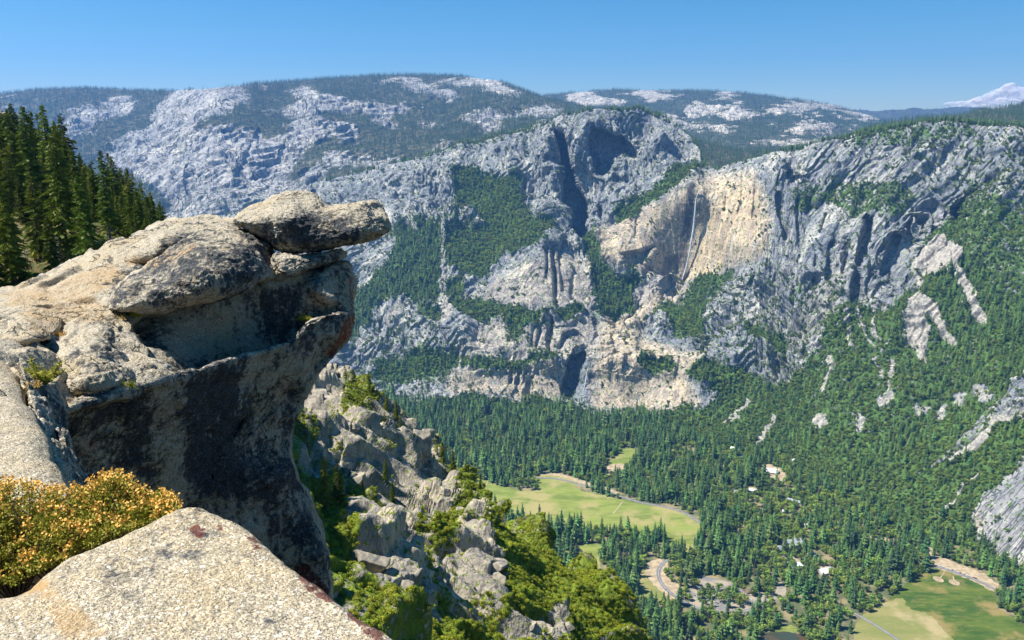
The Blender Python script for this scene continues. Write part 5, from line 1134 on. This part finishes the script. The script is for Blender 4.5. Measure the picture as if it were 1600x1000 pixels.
# firs and snags of the crags
CG = 'firs on the crags below the lookout'
crag_t = [(510,788,88,0,'tall dark fir beside the cliff face on the rocky ridge'),(527,785,62,4,'shorter fir right of the tall dark fir by the cliff face'),(495,778,60,1,'slim fir tucked against the cliff face'),(540,620,48,3,'thin fir on the skyline just right of the overhang'),(551,630,46,0,'green fir beside the thin skyline fir'),(536,606,38,2,'ragged fir closest to the overhang lip'),
  (560,640,34,1,'small fir on the upper ridge crest'),(590,668,36,0,'fir on the ridge crest above the dark pinnacles'),(604,672,30,4,'small bushy fir on the ridge crest'),(620,686,34,1,'narrow fir left of the dark crest blocks'),(640,712,38,0,'dark fir on the crest above the valley forest'),(655,722,34,2,'open fir on the crest right of the pinnacle'),(668,735,40,1,'slim fir on the crest over the meadow'),(685,750,38,0,'full fir on the crest left of the meadow'),
  (700,764,32,4,'low fir where the crest meets the meadow'),(716,775,36,1,'narrow fir just below the meadow edge'),(735,790,34,0,'fir on the crest below the meadow trail'),(755,805,30,2,'ragged fir left of the pale snags'),(630,760,36,4,'bushy fir in the gully between the two ridges'),(660,780,40,1,'fir in the shaded gully head'),(610,740,34,0,'dark fir between the pinnacles'),(585,750,30,4,'small fir above the pale slab'),
  (560,760,38,1,'narrow fir right of the three ridge firs'),(655,985,44,4,'bushy fir in the shadowed gully at the bottom'),(625,990,40,0,'fir at the bottom beside the foreground slab'),(580,700,26,2,'scrubby fir on the rocky ridge face'),(745,780,30,1,'fir at the crest right beneath the meadow')]
for x, y, hp, k, lab in crag_t:
    p = on_land('crag_slope', x, max(y, float(N_top(x)) + 2)); tree('fir_tree', FIR[k], p - np.array([0, 0, .4]), hp / F * p[1] * 1.12, 20, random.uniform(0, 6.3), lab, CG)
for x, y, hp, k, lab in [(475,780,95,1,'grey dead snag full of twigs against the cliff face'),(483,700,50,0,'small dead snag above the twiggy snag'),(767,830,52,0,'pale snag on the ridge crest below the meadow'),(790,838,44,1,'bleached twiggy snag left of the leaning block'),(548,618,50,2,'bare spar on the skyline right of the overhang'),(765,880,50,2,'thin dead stem among the bright bushes'),(552,780,40,1,'dead bush snag beside the ridge firs'),(688,700,28,2,'thin spar on the ridge skyline')]:
    p = on_land('crag_slope', x, max(y, float(N_top(x)) + 2)); tree('dead_tree', SNAG[k], p, hp / F * p[1] * 1.1, 12, random.uniform(0, 6.3), lab, 'dead snags on the crags', 'dead tree')

# ------------------------------------------------------------------ the orange flowering bush, the small pine, grass tufts
def needle_tuft(mb, p, L, n, r, w=.006, spread=1.0, m=0):
    for _ in range(n):
        d = Vector((r.gauss(0, spread), r.gauss(0, spread), r.gauss(.7, .6))).normalized() * L * r.uniform(.6, 1.1); s = d.orthogonal().normalized() * w
        q = Vector(p); mb.add([q - s, q + s, q + d], [(0, 1, 2)], m)
M['bleaf'] = mat_leaf('bush_leaves', (.17, .19, .015), (.44, .34, .04), scale=6, var=0)
M['bflow'] = mat_leaf('bush_flowers', (.66, .32, .04), (.80, .46, .11), scale=9, var=0)
M['pine_n'] = mat_leaf('seedling_needles', (.20, .26, .02), (.40, .40, .06), scale=8)
M['straw'] = mat_leaf('straw', (.42, .26, .07), (.60, .42, .14), scale=5)
def flowering_bush():
    r = random.Random(5); st, lf, fl = MB(), MB(), MB()
    top = curve([(-120,775),(-40,758),(0,750),(40,752),(80,764),(110,762),(150,750),(170,736),(195,740),(215,757),(232,772),(250,768),(276,782),(285,800)])
    bot = curve([(-120,940),(0,918),(60,892),(120,862),(200,828),(285,806)])
    base0 = np.array(world(90, 880, 3.35)); roots = [np.array(world(x, y, 3.4)) for x, y in ((20,905),(90,885),(150,850),(210,830),(-40,915))]
    for rt in roots: rt[2] -= .15
    for k in range(1250):
        x = r.uniform(-110, 278); yt, yb = float(top(x)), float(bot(x)); edge_ = r.random() ** 1.05
        y = yt + (yb - yt) * edge_; Yd = 3.35 + .30 * (1 - edge_) + r.uniform(-.22, .25); tip = np.array(world(x, y, Yd))
        rt = min(roots, key=lambda q: abs(q[0] - tip[0]) + r.uniform(0, .3)); mid = rt + (tip - rt) * .6 + np.array([r.uniform(-.05, .05), r.uniform(-.05, .05), .04])
        if k % 4 == 0: st.tube(rt, mid, .006, .004, 4); st.tube(mid, tip, .004, .0015, 3)
        for j in range(30):
            u = r.uniform(.2, 1.0) ** .7; q = mid + (tip - mid) * u; d = Vector((r.gauss(0, 1), r.gauss(0, 1), r.gauss(.4, 1))).normalized(); s = d.orthogonal().normalized(); L = r.uniform(.010, .019); q = q + np.array(d) * .012
            lf.add([q, q + np.array(d * L * .5 + s * L * .3), q + np.array(d * L), q + np.array(d * L * .5 - s * L * .3)], [(0, 1, 2, 3)])
        if r.random() < 1.05 - .75 * edge_ - .5 * (math.sin(x * .11) * math.sin(y * .13 + x * .03) > .35):
            for j in range(r.randint(8, 18)):
                q = tip + np.array([r.gauss(0, .011), r.gauss(0, .011), r.gauss(.006, .012)]); d = Vector((r.gauss(0, 1), r.gauss(0, 1), r.gauss(.3, 1))).normalized(); s = d.orthogonal().normalized(); L = .0075
                fl.add([q, q + np.array(d * L + s * L * .7), q + np.array(d * L * 2), q + np.array(d * L - s * L * .7)], [(0, 1, 2, 3)])
    e = bpy.data.objects.new('flowering_bush', None); COL.objects.link(e); e.location = base0; e.empty_display_size = .2
    for mb, nm, mt in ((st, 'stems', M['bark']), (lf, 'leaves', M['bleaf']), (fl, 'flowers', M['bflow'])):
        mb.v = [tuple(np.array(v) - base0) for v in mb.v]; link(nm, mb.mesh(nm, mt), e)
    tag(e, 'bush with dense orange flower heads and green leaves behind the foreground slab', 'bush')
flowering_bush()
def seedling(x, y, Y, size, lab, n=14, mat='pine_n', name='pine_seedling', cat='small pine'):
    r = random.Random(x); st, nd = MB(), MB()
    for k in range(n):
        a = r.uniform(0, 6.3); L = size * r.uniform(.4, 1); d = np.array([math.cos(a) * .75, math.sin(a) * .75, r.uniform(.3, 1.0)]) * L
        st.tube((0, 0, 0), d, .006, .003, 4)
        for u in (.5, .7, .85, 1.0): needle_tuft(nd, d * u, size * .3, 16, r, .0035)
    e = bpy.data.objects.new(name, None); COL.objects.link(e); e.location = world(x, y, Y); e.empty_display_size = .1
    link('stems', st.mesh('stems', M['bark']), e); link('needles', nd.mesh('needles', M[mat]), e); return tag(e, lab, cat)
seedling(72, 600, 5.9, .19, 'small yellow green pine seedling rooted in the cleft of the granite', 16)
seedling(52, 612, 5.7, .10, 'small red brown tuft at the left foot of the pine seedling', 8, 'straw', 'dry_tuft', 'dry plant')
for x, y, lab in [(148,462,'straw tuft line on the dome above the hump'),(128,470,'straw tuft in the long crack of the dome'),(88,523,'orange grass tuft beside the low cracked boulder'),(82,512,'upper straw tuft by the low cracked boulder'),(178,496,'pale tuft below the tip of the long boulder'),(215,491,'green tuft in the shadow edge under the long boulder'),(205,600,'little yellow plant on the sunlit ledge'),(470,497,'yellow plant on the shaded block near the lip'),(165,460,'straw tuft nearest the long boulder tip'),(115,473,'thin straw tuft left along the dome crack')]:
    Yg = {470: 10.6}.get(x, None) or float(rbf([(0,457,10.2),(130,405,11.6),(0,500,8.4),(0,545,6.9),(100,620,6.7),(100,560,7.3),(100,500,9.0),(200,520,8.6),(200,440,10.6),(265,580,7.7),(300,480,10.2),(200,600,7.1)])(x, y))
    mb = MB(); needle_tuft(mb, (0, 0, -.02), .09, 70, random.Random(x * y), .004, .9)
    for k in range(3): needle_tuft(mb, (random.uniform(-.12, .12), 0, -.02), .07, 40, random.Random(x * y + k), .004, .8)
    o = link('grass_tuft', mb.mesh('grass_tuft', M['straw' if x not in (470, 205, 215) else 'pine_n'])); o.location = world(x, y, Yg - .05); tag(o, lab, 'grass tuft', 'grass tufts in the cracks of the granite')

# the hillside wood goes on to the left of the picture
S = SHEETS['wooded_hillside']; n = 420; ii = RNG.integers(0, S['P'].shape[0] - 5, n); jj = RNG.integers(0, 125, n); q = S['P'][ii, jj]
scatter('hillside_forest', q - [0, 0, .4], RNG.uniform(0, 6.28, n), RNG.uniform(.4, .8, n), RNG.choice(conI, n), C_mix, 'dark firs of the wooded hillside beyond the left edge', 'forest')

# ------------------------------------------------------------------ air, light, sky, camera
def haze_box():
    mb = MB(); mb.box((0, 8000, 300), (11000, 9000, 1400))
    s = NT('haze'); s.t.nodes.remove(s.t.nodes['Group Output']) if 'Group Output' in s.t.nodes else None
    pv = s.n('VolumePrincipled', Density=HAZE, Anisotropy=.25); s.set(pv, 'Color', (.16, .43, 1.0))
    s.t.links.new(pv.outputs[0], s.out.inputs['Volume'])
    o = link('haze', mb.mesh('haze', s.mat)); o['kind'] = 'stuff'; return o
HAZE = 3.6e-5
haze_box()
SUN_AZ, SUN_EL = math.radians(-92), math.radians(58)      # from straight ahead (+Y), positive to the right
sd = Vector((math.sin(SUN_AZ) * math.cos(SUN_EL), math.cos(SUN_AZ) * math.cos(SUN_EL), math.sin(SUN_EL)))
L = bpy.data.lights.new('sun', 'SUN'); L.energy = 5.0; L.angle = math.radians(.5); L.color = (1, .955, .87)
lo = bpy.data.objects.new('sun', L); COL.objects.link(lo); lo.rotation_euler = sd.to_track_quat('Z', 'Y').to_euler()
W = bpy.data.worlds.new('World'); SC.world = W; W.use_nodes = True
nt = W.node_tree; bg = nt.nodes['Background']; sky = nt.nodes.new('ShaderNodeTexSky'); sky.sky_type = 'NISHITA'; sky.sun_disc = False
sky.sun_elevation = SUN_EL; sky.sun_rotation = SUN_AZ; sky.altitude = 2200; sky.air_density = 1.25; sky.dust_density = .9; sky.ozone_density = 4.0
hs = nt.nodes.new('ShaderNodeHueSaturation'); hs.inputs['Saturation'].default_value = 1.42; hs.inputs['Hue'].default_value = .49; nt.links.new(sky.outputs[0], hs.inputs['Color']); nt.links.new(hs.outputs[0], bg.inputs[0]); bg.inputs[1].default_value = .055
cam = bpy.data.cameras.new('camera'); cam.sensor_width = 36; cam.lens = 36 * F / 1600; cam.clip_start = .1; cam.clip_end = 90000
co = bpy.data.objects.new('camera', cam); COL.objects.link(co); co.rotation_euler = (math.radians(90) - PITCH, 0, 0); SC.camera = co
SC.view_settings.view_transform = 'Standard'; SC.view_settings.look = 'None'; SC.view_settings.exposure = 1.05; SC.view_settings.gamma = 1
SC.cycles.volume_bounces = 1; SC.cycles.max_bounces = 5; SC.cycles.transparent_max_bounces = 6
try: SC.cycles.use_denoising = True
except Exception: pass
